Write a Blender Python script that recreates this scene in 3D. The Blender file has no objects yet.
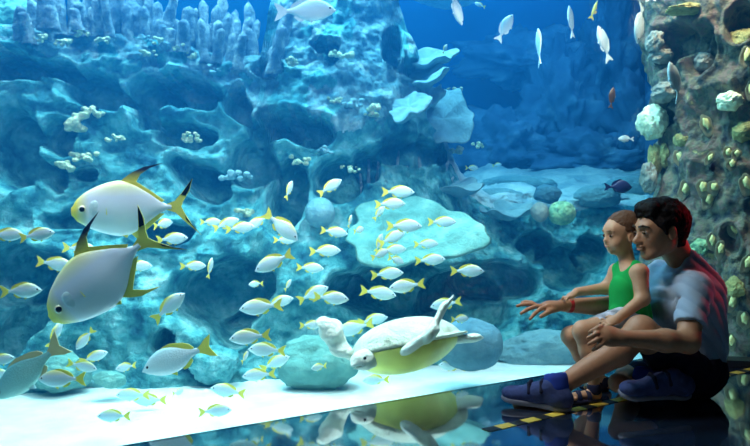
import bpy, bmesh, math, random
import numpy as np
from mathutils import Vector, Matrix, Euler
import openvdb

S = bpy.context.scene
COL = S.collection
rnd = random.Random(7)
F = 700.0          # focal length in pixels of the 750x446 frame
CAMZ = 0.75

# ------------------------------------------------------------------ camera, world, lights, exposure
cd = bpy.data.cameras.new('camera'); cam = bpy.data.objects.new('camera', cd); COL.objects.link(cam)
cd.sensor_width = 36; cd.lens = 36 * F / 750; cd.clip_end = 60
cam.location = (0, 0, CAMZ); cam.rotation_euler = (math.pi / 2, 0, 0)
S.camera = cam
w = bpy.data.worlds.new('world'); S.world = w; w.use_nodes = True
w.node_tree.nodes['Background'].inputs[0].default_value = (0.02, 0.05, 0.1, 1)
w.node_tree.nodes['Background'].inputs[1].default_value = 0.15
S.view_settings.view_transform = 'Standard'; S.view_settings.look = 'None'
S.view_settings.exposure = 0.0; S.view_settings.gamma = 1.0
S.view_settings.use_curve_mapping = False

def light(name, kind, loc, target, energy, color, size=1.0, sizey=None, spread=None, spot=None):
    l = bpy.data.lights.new(name, kind); l.energy = energy; l.color = color
    if kind == 'AREA':
        l.size = size
        if sizey: l.shape = 'RECTANGLE'; l.size_y = sizey
        if spread: l.spread = math.radians(spread)
    if kind == 'SPOT':
        l.spot_size = math.radians(spot); l.spot_blend = 0.6; l.shadow_soft_size = size
    o = bpy.data.objects.new(name, l); COL.objects.link(o); o.location = loc
    o.rotation_euler = (Vector(target) - Vector(loc)).to_track_quat('-Z', 'Y').to_euler()
    return o

# lamps over the open top of the tank
light('tank_lamp', 'AREA', (-1.2, 4.6, 4.4), (-1.3, 5.0, 0), 700, (0.50, 0.88, 1.0), 4.5, 1.6)
light('tank_lamp', 'AREA', (1.6, 7.0, 4.4), (1.6, 7.6, 0), 120, (0.30, 0.58, 1.0), 4.0, 2.5)
# strip of lamps just behind the top of the glass, angled into the tank
light('tank_strip_lamp', 'AREA', (-1.1, 2.5, 2.2), (-1.2, 3.4, 0.6), 36, (1.0, .97, .95), 3.2, 0.3, spread=110)
light('tank_strip_lamp', 'AREA', (0.7, 3.65, 2.2), (0.2, 4.2, 0.5), 26, (1.0, .97, .95), 2.0, 0.3, spread=110)
light('tank_sand_lamp', 'AREA', (-0.6, 3.3, 3.2), (-0.5, 3.5, -0.2), 42, (1, .86, .80), 3.2, 0.5, spread=60)
# warm lamp on the rock column
light('column_lamp', 'SPOT', (1.75, 3.95, 2.9), (2.1, 4.3, 0.9), 165, (1.0, 0.80, 0.60), 0.15, spot=100)
# the room: one dim red downlight behind the sitters
light('room_red_lamp', 'SPOT', (2.95, 3.42, 1.3), (1.54, 3.07, 0.70), 60, (1.0, 0.03, 0.05), 0.06, spot=21)
# added fill spot left of the sitters, standing in for the tank glow
light('sitters_fill_light', 'SPOT', (0.05, 2.80, 1.9), (1.08, 3.0, 0.42), 32, (1.0, .92, .80), 0.08, spot=44)

# ------------------------------------------------------------------ helpers
def W(px, py, Y):
    return np.array([(px - 375) * Y / F, Y, CAMZ - (py - 223) * Y / F])
def Yg(px):                      # depth of the glass along a sight line
    return 2.885 / (1 - 0.65 * (px - 375) / F)
def glassY(X): return 2.885 + 0.65 * X

def link(name, me, mat=None, parent=None, smooth=True):
    o = bpy.data.objects.new(name, me); COL.objects.link(o)
    if mat:
        for m in (mat if isinstance(mat, (list, tuple)) else [mat]): me.materials.append(m)
    if smooth and len(me.polygons): me.polygons.foreach_set('use_smooth', [True] * len(me.polygons))
    if parent: o.parent = parent
    return o
def meshpy(name, v, f):
    me = bpy.data.meshes.new(name); me.from_pydata([tuple(map(float, p)) for p in v], [], [tuple(map(int, q)) for q in f]); me.update()
    return me
def tag(o, label=None, cat=None, group=None, kind=None):
    if label: o['label'] = label
    if cat: o['category'] = cat
    if group: o['group'] = group
    if kind: o['kind'] = kind
    return o
def empty(name, loc=(0, 0, 0)):
    o = bpy.data.objects.new(name, None); COL.objects.link(o); o.location = loc; o.empty_display_size = .05
    return o
def copy_tree(o, parent=None):
    c = o.copy(); COL.objects.link(c)
    if parent: c.parent = parent
    for ch in o.children: copy_tree(ch, c)
    return c
def box(name, lo, hi, mat, parent=None, bevel=0):
    bm = bmesh.new(); bmesh.ops.create_cube(bm, size=1)
    for v in bm.verts:
        v.co = Vector([(lo[i] + hi[i]) / 2 + v.co[i] * (hi[i] - lo[i]) for i in range(3)])
    if bevel: bmesh.ops.bevel(bm, geom=bm.edges[:], offset=bevel, segments=2, affect='EDGES')
    me = bpy.data.meshes.new(name); bm.to_mesh(me); bm.free()
    return link(name, me, mat, parent, False)
def prism(name, pts, z0, z1, mat, parent=None):
    n = len(pts)
    v = [(x, y, z0) for x, y in pts] + [(x, y, z1) for x, y in pts]
    f = [tuple(range(n - 1, -1, -1)), tuple(range(n, 2 * n))] + [(i, (i + 1) % n, n + (i + 1) % n, n + i) for i in range(n)]
    me = meshpy(name, v, f); bm = bmesh.new(); bm.from_mesh(me); bmesh.ops.recalc_face_normals(bm, faces=bm.faces[:]); bm.to_mesh(me); bm.free()
    return link(name, me, mat, parent, False)

# ---- noise (numpy)
def _hash(i, j, k, s):
    h = (i.astype(np.int64) * 374761393 + j.astype(np.int64) * 668265263 + k.astype(np.int64) * 2147483647 + s * 974634777) & 0xFFFFFFFF
    h = ((h ^ (h >> 13)) * 1274126177) & 0xFFFFFFFF
    h = ((h ^ (h >> 16)) * 2246822519) & 0xFFFFFFFF
    return ((h ^ (h >> 15)) & 0xFFFFFF) / float(0xFFFFFF)
def vnoise(x, y, z, s=0):
    xi, yi, zi = np.floor(x), np.floor(y), np.floor(z)
    fx, fy, fz = x - xi, y - yi, z - zi
    fx, fy, fz = [t * t * (3 - 2 * t) for t in (fx, fy, fz)]
    r = 0
    for a in (0, 1):
        for b in (0, 1):
            for c in (0, 1):
                wt = (fx if a else 1 - fx) * (fy if b else 1 - fy) * (fz if c else 1 - fz)
                r = r + wt * _hash(xi + a, yi + b, zi + c, s)
    return r * 2 - 1
def fbm(x, y, z, o=4, s=0, g=.5):
    r, a, t = 0, 1, 0
    for i in range(o):
        r = r + a * vnoise(x, y, z, s + i); t += a; a *= g; x, y, z = x * 2.03 + 5.1, y * 2.03 + 3.7, z * 2.03 + 1.3
    return r / t
def ridged(x, y, z, o=4, s=0):
    r, a, t = 0, 1, 0
    for i in range(o):
        n = 1 - np.abs(vnoise(x, y, z, s + i)); r = r + a * n * n; t += a; a *= .5; x, y, z = x * 2.03 + 5.1, y * 2.03 + 3.7, z * 2.03 + 1.3
    return r / t

# ---- signed distance fields -> one continuous mesh
def cone(a, b, ra, rb=None, flat=None):
    a, b = np.array(a, float), np.array(b, float); rb = ra if rb is None else rb
    ab = b - a; L2 = max(ab @ ab, 1e-9)
    if flat is not None:
        n = np.array(flat[0], float); n /= np.linalg.norm(n); kf = flat[1]
    def fn(P):
        p = P - a
        t = np.clip((p @ ab) / L2, 0, 1)
        q = p - t[..., None] * ab
        r = ra + (rb - ra) * t
        if flat is not None:
            dn = q @ n
            q = q + ((kf - 1) * dn)[..., None] * n
            return (np.linalg.norm(q, axis=-1) - r) / (1 + .35 * (kf - 1))
        return np.linalg.norm(q, axis=-1) - r
    R = max(ra, rb)
    return fn, np.minimum(a, b) - R, np.maximum(a, b) + R
def ell(c, r, M=None):
    c, r = np.array(c, float), np.array(r, float)
    if np.isscalar(r) or r.ndim == 0: r = np.array([float(r)] * 3)
    M = np.eye(3) if M is None else np.array(M)      # columns are the axes
    def fn(P):
        q = (P - c) @ M
        k0 = np.linalg.norm(q / r, axis=-1); k1 = np.linalg.norm(q / (r * r), axis=-1)
        return np.where(k1 > 1e-6, k0 * (k0 - 1) / np.maximum(k1, 1e-6), -r.min())
    e = np.abs(M) @ r
    return fn, c - e, c + e
def frame(fwd, up=(0, 0, 1)):
    f = np.array(fwd, float); f /= np.linalg.norm(f)
    s = np.cross(np.array(up, float), f); s /= np.linalg.norm(s)
    return np.stack([f, s, np.cross(f, s)], axis=1)   # columns fwd, left, up
class Field:
    def __init__(s, lo, hi, h):
        s.lo, s.h = np.array(lo, float), h
        s.n = np.ceil((np.array(hi, float) - s.lo) / h).astype(int) + 1
        s.d = np.full(tuple(s.n), .3, np.float32)
    def _reg(s, lo, hi, m):
        i0 = np.clip(np.floor((lo - m - s.lo) / s.h).astype(int), 0, s.n)
        i1 = np.clip(np.ceil((hi + m - s.lo) / s.h).astype(int) + 1, 0, s.n)
        if (i1 <= i0).any(): return None, None
        sl = tuple(slice(i0[k], i1[k]) for k in range(3))
        ax = [s.lo[k] + s.h * np.arange(i0[k], i1[k]) for k in range(3)]
        return sl, np.stack(np.meshgrid(*ax, indexing='ij'), axis=-1)
    def add(s, prim, k=.02):
        fn, lo, hi = prim; sl, P = s._reg(lo, hi, k + 3 * s.h)
        if sl is None: return s
        a, b = s.d[sl], fn(P)
        h = np.maximum(k - np.abs(a - b), 0) / max(k, 1e-9)
        s.d[sl] = np.minimum(a, b) - h * h * k * .25
        return s
    def sub(s, prim, k=.005):
        fn, lo, hi = prim; sl, P = s._reg(lo, hi, k + 3 * s.h)
        if sl is None: return s
        a, b = s.d[sl], -fn(P)
        h = np.maximum(k - np.abs(a - b), 0) / max(k, 1e-9)
        s.d[sl] = np.maximum(a, b) + h * h * k * .25
        return s
    def cut(s, p, n, c=None, r=None, k=.004):      # keep the side away from n, within a ball (c, r) if given
        p, n = np.array(p, float), np.array(n, float); n /= np.linalg.norm(n)
        if c is None: lo, hi = s.lo, s.lo + s.h * s.n
        else: lo, hi = np.array(c) - r, np.array(c) + r
        sl, P = s._reg(lo, hi, 0)
        b = (P - p) @ n
        if c is not None: b = np.where(np.linalg.norm(P - np.array(c), axis=-1) < r, b, -1)
        s.d[sl] = np.maximum(s.d[sl], b)
        return s
    def noise(s, amp, sc, o=3, seed=0):
        sl, P = s._reg(s.lo, s.lo + s.h * s.n, 0)
        near = np.abs(s.d) < amp * 2 + 2 * s.h
        Q = P[near] * sc
        s.d[near] += (amp * fbm(Q[:, 0], Q[:, 1], Q[:, 2], o, seed)).astype(np.float32)
        return s
    def folds(s, axis, freq, amp, seed=0, wob=1.6):
        sl, P = s._reg(s.lo, s.lo + s.h * s.n, 0); near = np.abs(s.d) < amp * 2 + 2 * s.h
        Q = P[near]; u = Q @ np.array(axis, float) * freq + wob * fbm(Q[:, 0] * 7, Q[:, 1] * 7, Q[:, 2] * 5, 2, seed)
        m_ = .5 + .5 * fbm(Q[:, 0] * 6, Q[:, 1] * 6, Q[:, 2] * 6, 2, seed + 5)
        s.d[near] += (amp * m_ * (1 - np.abs(np.sin(u))) * 1.6).astype(np.float32); return s
    def mesh(s, name, xf=None):
        d = s.d.copy(); d[0], d[-1] = .3, .3; d[:, 0], d[:, -1] = .3, .3; d[:, :, 0], d[:, :, -1] = .3, .3
        g = openvdb.FloatGrid(.3); g.copyFromArray(d)
        v, q = g.convertToQuads(isovalue=0.0)
        v = v * s.h + s.lo
        a, b, c = v[q[:, 0]], v[q[:, 1]], v[q[:, 2]]; e = v[q[:, 3]]
        vol = (np.einsum('ij,ij->i', a, np.cross(b, c)) + np.einsum('ij,ij->i', a, np.cross(c, e))).sum()
        if vol < 0: q = q[:, ::-1]
        if xf is not None: v = xf(v)
        me = bpy.data.meshes.new(name)
        me.vertices.add(len(v)); me.vertices.foreach_set('co', v.astype(np.float32).ravel())
        me.loops.add(q.size); me.loops.foreach_set('vertex_index', np.ascontiguousarray(q).astype(np.int32).ravel())
        me.polygons.add(len(q)); me.polygons.foreach_set('loop_start', np.arange(0, q.size, 4, dtype=np.int32))
        me.update(calc_edges=True); me.validate()
        return me

# ---- materials
def newmat(name):
    m = bpy.data.materials.new(name); m.use_nodes = True; nt = m.node_tree
    return m, nt, nt.nodes, nt.links, nt.nodes['Principled BSDF']
def plain(name, col, rough=.6, spec=.5, metal=0, bump=None, var=0, sss=0, sheen=0):
    m, nt, N, L, b = newmat(name)
    b.inputs['Base Color'].default_value = (*col, 1); b.inputs['Roughness'].default_value = rough
    b.inputs['Specular IOR Level'].default_value = spec; b.inputs['Metallic'].default_value = metal
    if sheen: b.inputs['Sheen Weight'].default_value = sheen
    if bump or var:
        tc = N.new('ShaderNodeTexCoord'); n = N.new('ShaderNodeTexNoise'); L.new(tc.outputs['Object'], n.inputs['Vector'])
        n.inputs['Scale'].default_value = bump[1] if bump else 20; n.inputs['Detail'].default_value = 4
        if bump:
            bp = N.new('ShaderNodeBump'); bp.inputs['Strength'].default_value = bump[0]; bp.inputs['Distance'].default_value = .01
            L.new(n.outputs['Fac'], bp.inputs['Height']); L.new(bp.outputs[0], b.inputs['Normal'])
        if var:
            cr = N.new('ShaderNodeValToRGB'); cr.color_ramp.elements[0].position = .3; cr.color_ramp.elements[1].position = .7
            cr.color_ramp.elements[0].color = (*[c * (1 - var) for c in col], 1); cr.color_ramp.elements[1].color = (*[min(1, c * (1 + var)) for c in col], 1)
            L.new(n.outputs['Fac'], cr.inputs[0]); L.new(cr.outputs[0], b.inputs['Base Color'])
    return m
def rock(name, cols, scale=3.0, bump=.6, fine=28, rough=.85, vor=0):
    """cols: list of (position, colour) along a noise ramp"""
    m, nt, N, L, b = newmat(name)
    b.inputs['Roughness'].default_value = rough; b.inputs['Specular IOR Level'].default_value = .2
    tc = N.new('ShaderNodeTexCoord')
    n = N.new('ShaderNodeTexNoise'); n.inputs['Scale'].default_value = scale; n.inputs['Detail'].default_value = 8; n.inputs['Roughness'].default_value = .65
    L.new(tc.outputs['Object'], n.inputs['Vector'])
    cr = N.new('ShaderNodeValToRGB'); e = cr.color_ramp.elements
    while len(e) < len(cols): e.new(.5)
    for i, (p, c) in enumerate(cols): e[i].position = p; e[i].color = (*c, 1)
    L.new(n.outputs['Fac'], cr.inputs[0]); L.new(cr.outputs[0], b.inputs['Base Color'])
    n2 = N.new('ShaderNodeTexNoise'); n2.inputs['Scale'].default_value = fine; n2.inputs['Detail'].default_value = 6; n2.inputs['Roughness'].default_value = .7
    L.new(tc.outputs['Object'], n2.inputs['Vector'])
    h = n2.outputs['Fac']
    if vor:
        v = N.new('ShaderNodeTexVoronoi'); v.inputs['Scale'].default_value = vor; L.new(tc.outputs['Object'], v.inputs['Vector'])
        mx = N.new('ShaderNodeMath'); mx.operation = 'SUBTRACT'; L.new(h, mx.inputs[0]); L.new(v.outputs['Distance'], mx.inputs[1]); h = mx.outputs[0]
    bp = N.new('ShaderNodeBump'); bp.inputs['Strength'].default_value = bump; bp.inputs['Distance'].default_value = .05
    L.new(h, bp.inputs['Height']); L.new(bp.outputs[0], b.inputs['Normal'])
    return m
# ------------------------------------------------------------------ the room and the tank shell
M_floor = plain('polished_dark_tile', (.012, .022, .045), .07, .9, bump=None)
M_floor.node_tree.nodes['Principled BSDF'].inputs['IOR'].default_value = 2.5; M_floor.node_tree.nodes['Principled BSDF'].inputs['Coat Weight'].default_value = 1; M_floor.node_tree.nodes['Principled BSDF'].inputs['Coat IOR'].default_value = 1.9; M_floor.node_tree.nodes['Principled BSDF'].inputs['Coat Roughness'].default_value = .03
M_wall = plain('dark_room_paint', (.015, .018, .03), .8, .3, bump=(.1, 40))
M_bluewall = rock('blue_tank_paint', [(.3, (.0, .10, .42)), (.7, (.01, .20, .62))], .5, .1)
BEND = [(-4.6, glassY(-4.6)), (1.5, glassY(1.5)), (1.86, 3.77), (3.6, 3.45)]
def offs(pts, d): return [(x, y + d) for x, y in pts]
# floor slab reaches under the foot of the glass
fl = prism('floor', offs(BEND, 0.03) + [(3.6, -3.0), (-4.6, -3.0)], -.35, 0, M_floor); tag(fl, kind='structure')
ce = prism('ceiling', offs(BEND, 0.03) + [(3.6, -3.0), (-4.6, -3.0)], 3.0, 3.1, M_wall); tag(ce, kind='structure')
tag(box('wall_back', (-4.6, -3.1, 0), (3.6, -3.0, 3.0), M_wall), kind='structure')
tag(box('wall_left', (-4.7, -3.0, 0), (-4.6, 0.0, 3.0), M_wall), kind='structure')
tag(box('wall_right', (3.6, -3.0, 0), (3.7, 3.45, 3.0), M_wall), kind='structure')
# the glass: one bent pane
M_glass, nt, N, L, b = newmat('aquarium_glass')
N.remove(b); tr = N.new('ShaderNodeBsdfTransparent'); gl = N.new('ShaderNodeBsdfGlossy'); gl.inputs['Roughness'].default_value = 0.0
fr = N.new('ShaderNodeFresnel'); fr.inputs['IOR'].default_value = 1.2; mx = N.new('ShaderNodeMixShader')
tr.inputs[0].default_value = (.97, .99, 1, 1)
L.new(fr.outputs[0], mx.inputs[0]); L.new(tr.outputs[0], mx.inputs[1]); L.new(gl.outputs[0], mx.inputs[2]); L.new(mx.outputs[0], N['Material Output'].inputs[0])
g = BEND; th = .03
gp = prism('window_1', g + [(x, y + th) for x, y in g[::-1]], 0.0, 3.0, M_glass); tag(gp, kind='structure')
# low dark kerb under the bent end of the glass
M_kerb = plain('dark_kerb_stone', (.012, .02, .04), .35, .5)
kb = prism('trim_1', [(1.45, 3.78), (1.84, 3.64), (3.6, 3.30), (3.6, 3.44), (1.87, 3.76), (1.5, 3.855)], 0.001, .035, M_kerb); tag(kb, kind='structure')
# tank walls and bed
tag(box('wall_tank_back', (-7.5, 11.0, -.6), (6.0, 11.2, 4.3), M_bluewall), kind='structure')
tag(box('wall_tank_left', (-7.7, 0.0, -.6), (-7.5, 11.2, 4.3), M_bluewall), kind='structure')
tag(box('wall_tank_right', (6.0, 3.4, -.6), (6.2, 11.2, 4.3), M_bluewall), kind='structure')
# water
M_water, nt, N, L, b = newmat('tank_water'); N.remove(b)
va = N.new('ShaderNodeVolumeAbsorption'); va.inputs['Color'].default_value = (.10, .72, .93, 1); va.inputs['Density'].default_value = .20
vs = N.new('ShaderNodeVolumeScatter'); vs.inputs['Color'].default_value = (.02, .35, 1, 1); vs.inputs['Density'].default_value = .08; vs.inputs['Anisotropy'].default_value = .3
ad = N.new('ShaderNodeAddShader'); L.new(va.outputs[0], ad.inputs[0]); L.new(vs.outputs[0], ad.inputs[1]); L.new(ad.outputs[0], N['Material Output'].inputs['Volume'])
wt = prism('tank_water', offs(BEND, .032) + [(6.0, 3.45), (6.0, 11.0), (-7.5, 11.0), (-7.5, -.1)], -.6, 4.1, M_water); tag(wt, kind='structure')
# sand bed
def sand_mesh():
    xs = np.arange(-7.4, 6.0, .05); ys = np.arange(-.4, 11, .05)
    X, Y = np.meshgrid(xs, ys, indexing='ij')
    Z = -.25 + .035 * fbm(X * 1.1, Y * 1.6, X * 0, 4, 3) + .02 * np.maximum(0, Y - 4)
    ok = Y > np.interp(X, [p[0] for p in BEND], [p[1] for p in BEND]) + .04
    idx = -np.ones(X.shape, int); idx[ok] = np.arange(ok.sum())
    v = np.stack([X, Y, Z], -1)[ok]
    a, b_, c, d = idx[:-1, :-1], idx[1:, :-1], idx[1:, 1:], idx[:-1, 1:]
    m = (a >= 0) & (b_ >= 0) & (c >= 0) & (d >= 0)
    return meshpy('sand', v, np.stack([a[m], b_[m], c[m], d[m]], -1))
M_sand = rock('white_sand', [(.35, (.62, .68, .68)), (.65, (.88, .9, .88))], 3.5, .35, 60)
tag(link('sand_bed', sand_mesh(), M_sand), 'white rippled sand covering the bottom of the tank', 'sand', kind='stuff')
# yellow and black tape along the ledge
M_tape, nt, N, L, b = newmat('hazard_tape'); b.inputs['Roughness'].default_value = .5
tc = N.new('ShaderNodeTexCoord'); sx = N.new('ShaderNodeSeparateXYZ'); L.new(tc.outputs['Object'], sx.inputs[0])
m1 = N.new('ShaderNodeMath'); m1.operation = 'FRACT'; m0 = N.new('ShaderNodeMath'); m0.operation = 'DIVIDE'; m0.inputs[1].default_value = .135
L.new(sx.outputs['X'], m0.inputs[0]); L.new(m0.outputs[0], m1.inputs[0]); m2 = N.new('ShaderNodeMath'); m2.operation = 'GREATER_THAN'; m2.inputs[1].default_value = .45; L.new(m1.outputs[0], m2.inputs[0])
mc = N.new('ShaderNodeMix'); mc.data_type = 'RGBA'; mc.inputs[6].default_value = (.01, .01, .012, 1); mc.inputs[7].default_value = (.85, .62, .08, 1)
L.new(m2.outputs[0], mc.inputs[0]); L.new(mc.outputs[2], b.inputs['Base Color'])
A, B = np.array([.40, 2.53]), np.array([2.9, 4.2 - .0]); B = A + (np.array([1.837, 3.523]) - A) * 1.9 / 1.74
dr = (B - A); LL = np.linalg.norm(dr); an = math.atan2(dr[1], dr[0])
tp = box('hazard_tape', (0, -.022, 0), (LL, .022, .0015), M_tape); tp.location = (A[0], A[1], .0004); tp.rotation_euler = (0, 0, an)
tag(tp, 'yellow and black striped safety tape stuck along the dark glossy floor', 'tape')
# ------------------------------------------------------------------ the reef
M_reef = rock('teal_reef_rock', [(.32, (.02, .11, .17)), (.42, (.05, .25, .30)), (.50, (.11, .40, .42)), (.59, (.24, .56, .58)), (.70, (.52, .78, .78))], 4.5, 1.0, 18, vor=11)
M_ledge = rock('pale_ledge_sand', [(.35, (.30, .44, .50)), (.55, (.55, .64, .66)), (.7, (.75, .78, .76))], 3.0, .6, 20)
M_crust = rock('pale_crusted_reef_rock', [(.34, (.10, .26, .34)), (.48, (.22, .42, .48)), (.60, (.42, .58, .62)), (.72, (.75, .80, .78))], 8, 1.0, 30, vor=16)
def Yb(X): return 4.55 + .33 * (np.minimum(X, 2.0) + .8) + .25 * np.clip(X - .5, 0, 1)
HX = [-5.2, -2.5, -1.0, -.82, -.68, -.1, .05, .25, .5, .72, 1.0, 4.2]; HZ = [2.0, 1.95, 1.93, 2.0, 2.9, 3.1, 2.9, 2.2, 1.75, 1.15, .98, .95]
def Hh(X): return np.interp(X, HX, HZ)
def lean(X): return np.interp(X, [-5, .3, .8, 4], [.22, .22, .75, .8])
def wallY(X, z): return Yb(X) + lean(X) * np.maximum(z, -.3)
def onwall(px, py):
    Y = 5.0
    for _ in range(12):
        X = (px - 375) * Y / F; z = CAMZ - (py - 223) * Y / F
        Y = .5 * Y + .5 * wallY(X, z)
    return X, Y, z
CAVES = [(14, 70, 22, 15, 0), (53, 70, 18, 9, 0), (12, 152, 25, 44, 0), (98, 88, 34, 18, 8), (150, 100, 18, 24, 0), (190, 94, 34, 17, 5), (60, 134, 15, 19, 0),
         (182, 132, 24, 13, 25), (47, 176, 13, 16, 0), (240, 106, 12, 20, 0), (82, 176, 16, 8, 10), (196, 180, 30, 20, 25), (244, 160, 26, 22, 0), (276, 70, 14, 11, 0),
         (268, 130, 26, 14, -8), (300, 128, 30, 15, 5), (222, 290, 52, 34, -10), (25, 275, 50, 32, 0), (20, 330, 26, 34, 0), (285, 190, 22, 38, 0), (340, 175, 26, 22, 0),
         (395, 50, 12, 22, 0), (425, 76, 30, 9, -8), (443, 122, 26, 14, 5), (415, 150, 40, 12, 0), (372, 160, 16, 18, 0), (400, 290, 62, 34, 0), (345, 290, 16, 18, 0), (470, 310, 50, 40, 0),
         (540, 245, 22, 14, 0), (500, 280, 45, 20, 0), (570, 270, 30, 24, 0), (165, 348, 10, 14, 0), (230, 325, 20, 14, 0), (98, 215, 40, 9, 0), (160, 230, 26, 12, 10), (330, 45, 14, 8, 0), (600, 250, 20, 20, 0)]
def reef_wall():
    xs = np.arange(-5.2, 4.2, .0135); na = 250; nb = 60
    v = np.concatenate([np.linspace(0, 1, na), 1 + np.linspace(0, 1, nb + 1)[1:] ** 1.2])
    X, V = np.meshgrid(xs, v, indexing='ij')
    H = Hh(X) + .10 * fbm(X * 2.3, X * 0, X * 0 + 3, 3, 5)
    up = np.minimum(V, 1); back = np.maximum(V - 1, 0)
    Z = -.45 + up * (H + .45); Y = Yb(X) + lean(X) * np.maximum(Z, -.3)
    Z = Z + back * np.interp(X, [-1, .8, 1.5], [.1, .3, .45]); Y = Y + back * np.interp(X, [-1, .6, 1, 4], [1.6, 1.2, 2.4, 2.4])
    D = np.zeros_like(X)
    # large billows, ridges and grain
    D -= .20 * fbm(X * 1.5, Y * 1.5, Z * 1.9, 3, 11)
    D -= .13 * (ridged(X * 2.6, Y * 2.6, Z * 3.0, 3, 21) - .5)
    D -= .06 * fbm(X * 8, Y * 8, Z * 9, 5, 31, .6) + .03 * np.abs(fbm(X * 24, Y * 24, Z * 24, 3, 37)) + .05 * (ridged(X * 6, Y * 6, Z * 7, 3, 25) - .5)
    wx = X + .10 * fbm(X * 3, Z * 3, X * 0, 3, 41); wz = Z + .10 * fbm(X * 3, Z * 3, X * 0 + 9, 3, 43)
    front = (V <= 1.02)
    for (px, py, rx, ry, rot) in CAVES:
        cx, cy, cz = onwall(px, py); sc = cy / F
        c, s = math.cos(math.radians(rot)), math.sin(math.radians(rot))
        dx, dz = wx - cx, wz - cz
        a, b_ = (dx * c - dz * s) / (rx * sc), (dx * s + dz * c) / (ry * sc)
        q = np.sqrt(a * a + b_ * b_); t = np.clip((1.12 - q) / .38, 0, 1); t = t * t * (3 - 2 * t)
        dep = .22 + 1.2 * min(rx, ry) * sc
        D = D + np.where(front, t * dep, 0)
        D = D - np.where(front, .035 * np.exp(-((q - 1.22) / .16) ** 2), 0)      # raised lip
        D = np.where(front & (q < .95), D * .45 + .55 * dep, D)
    Yo = Y + D * np.where(V > 1, .35, 1); Zo = Z - D * np.where(V > 1, .4, .08)
    n, m = X.shape; idx = np.arange(n * m).reshape(n, m)
    f = np.stack([idx[:-1, :-1], idx[1:, :-1], idx[1:, 1:], idx[:-1, 1:]], -1).reshape(-1, 4)
    me = meshpy('reef_rock', np.stack([X, Yo, Zo], -1).reshape(-1, 3), f)
    led = ((V > .93) & (X + .15 * fbm(X * 3, Y * 3, Z * 3, 2, 4) > .45))[:-1, :-1].ravel().astype(np.int32)
    crust = (Z + .35 * fbm(X * 4, Y * 4, Z * 4, 3, 17) > np.interp(X, [-5, -1.2, -.9, .2, .8], [1.85, 1.75, 1.45, 1.35, 2.2])) & (fbm(X * 5, Y * 5, Z * 5, 3, 19) > -.15)
    led = np.where((crust[:-1, :-1].ravel()) & (led == 0), 2, led).astype(np.int32)
    return me, led
rwm, led = reef_wall()
rw = link('reef_rock', rwm, [M_reef, M_ledge, M_crust]); rwm.polygons.foreach_set('material_index', led)
tag(rw, 'massive teal reef rock full of caves and ledges at the back of the tank', 'rock')

# ---- rounded boulders and coral heads
def lump(name, c, r, mat, seed=0, amp=.12, sc=3.0, h=None, squash=0):
    """an irregular boulder about r=(rx,ry,rz) centred on c"""
    r = np.array(r, float); bm = bmesh.new(); bmesh.ops.create_icosphere(bm, subdivisions=5 if r.max() > .04 else 4, radius=1)
    me = bpy.data.meshes.new(name); bm.to_mesh(me); bm.free()
    co = np.empty(len(me.vertices) * 3); me.vertices.foreach_get('co', co); co = co.reshape(-1, 3)
    q = co * sc * .5 + seed * 3.3
    n = fbm(q[:, 0], q[:, 1], q[:, 2], 4, seed); n2 = -np.abs(fbm(q[:, 0] * 5, q[:, 1] * 5, q[:, 2] * 5, 2, seed + 9))
    co = co * (1 + amp * n + amp * .35 * n2)[:, None] * r
    me.vertices.foreach_set('co', co.ravel()); me.update()
    o = link(name, me, mat); o.location = tuple(c); return o
M_green = rock('green_leather_coral', [(.3, (.10, .25, .22)), (.55, (.17, .36, .32)), (.75, (.32, .52, .46))], 7, .5, 40)
M_brain = rock('yellow_green_brain_coral', [(.35, (.25, .5, .3)), (.55, (.5, .75, .4)), (.75, (.85, .9, .6))], 14, 1.0, 30, vor=22)
M_grey = rock('grey_tan_rock', [(.3, (.14, .16, .16)), (.55, (.32, .31, .27)), (.75, (.60, .54, .45))], 5, .5, 30)
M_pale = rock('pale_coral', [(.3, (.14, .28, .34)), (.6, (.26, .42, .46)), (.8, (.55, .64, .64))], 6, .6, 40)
M_deep = rock('dark_blue_rock', [(.3, (.05, .14, .2)), (.7, (.15, .3, .38))], 5, .5, 30)
M_yel = rock('pale_yellow_coral', [(.3, (.26, .36, .28)), (.48, (.58, .62, .38)), (.64, (.95, .92, .62))], 12, 1.0, 34, vor=26)
M_stag = rock('lilac_staghorn_coral', [(.34, (.12, .20, .30)), (.5, (.30, .38, .46)), (.64, (.66, .70, .72))], 12, 1.0, 50)
def sandz(): return -.25
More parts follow.
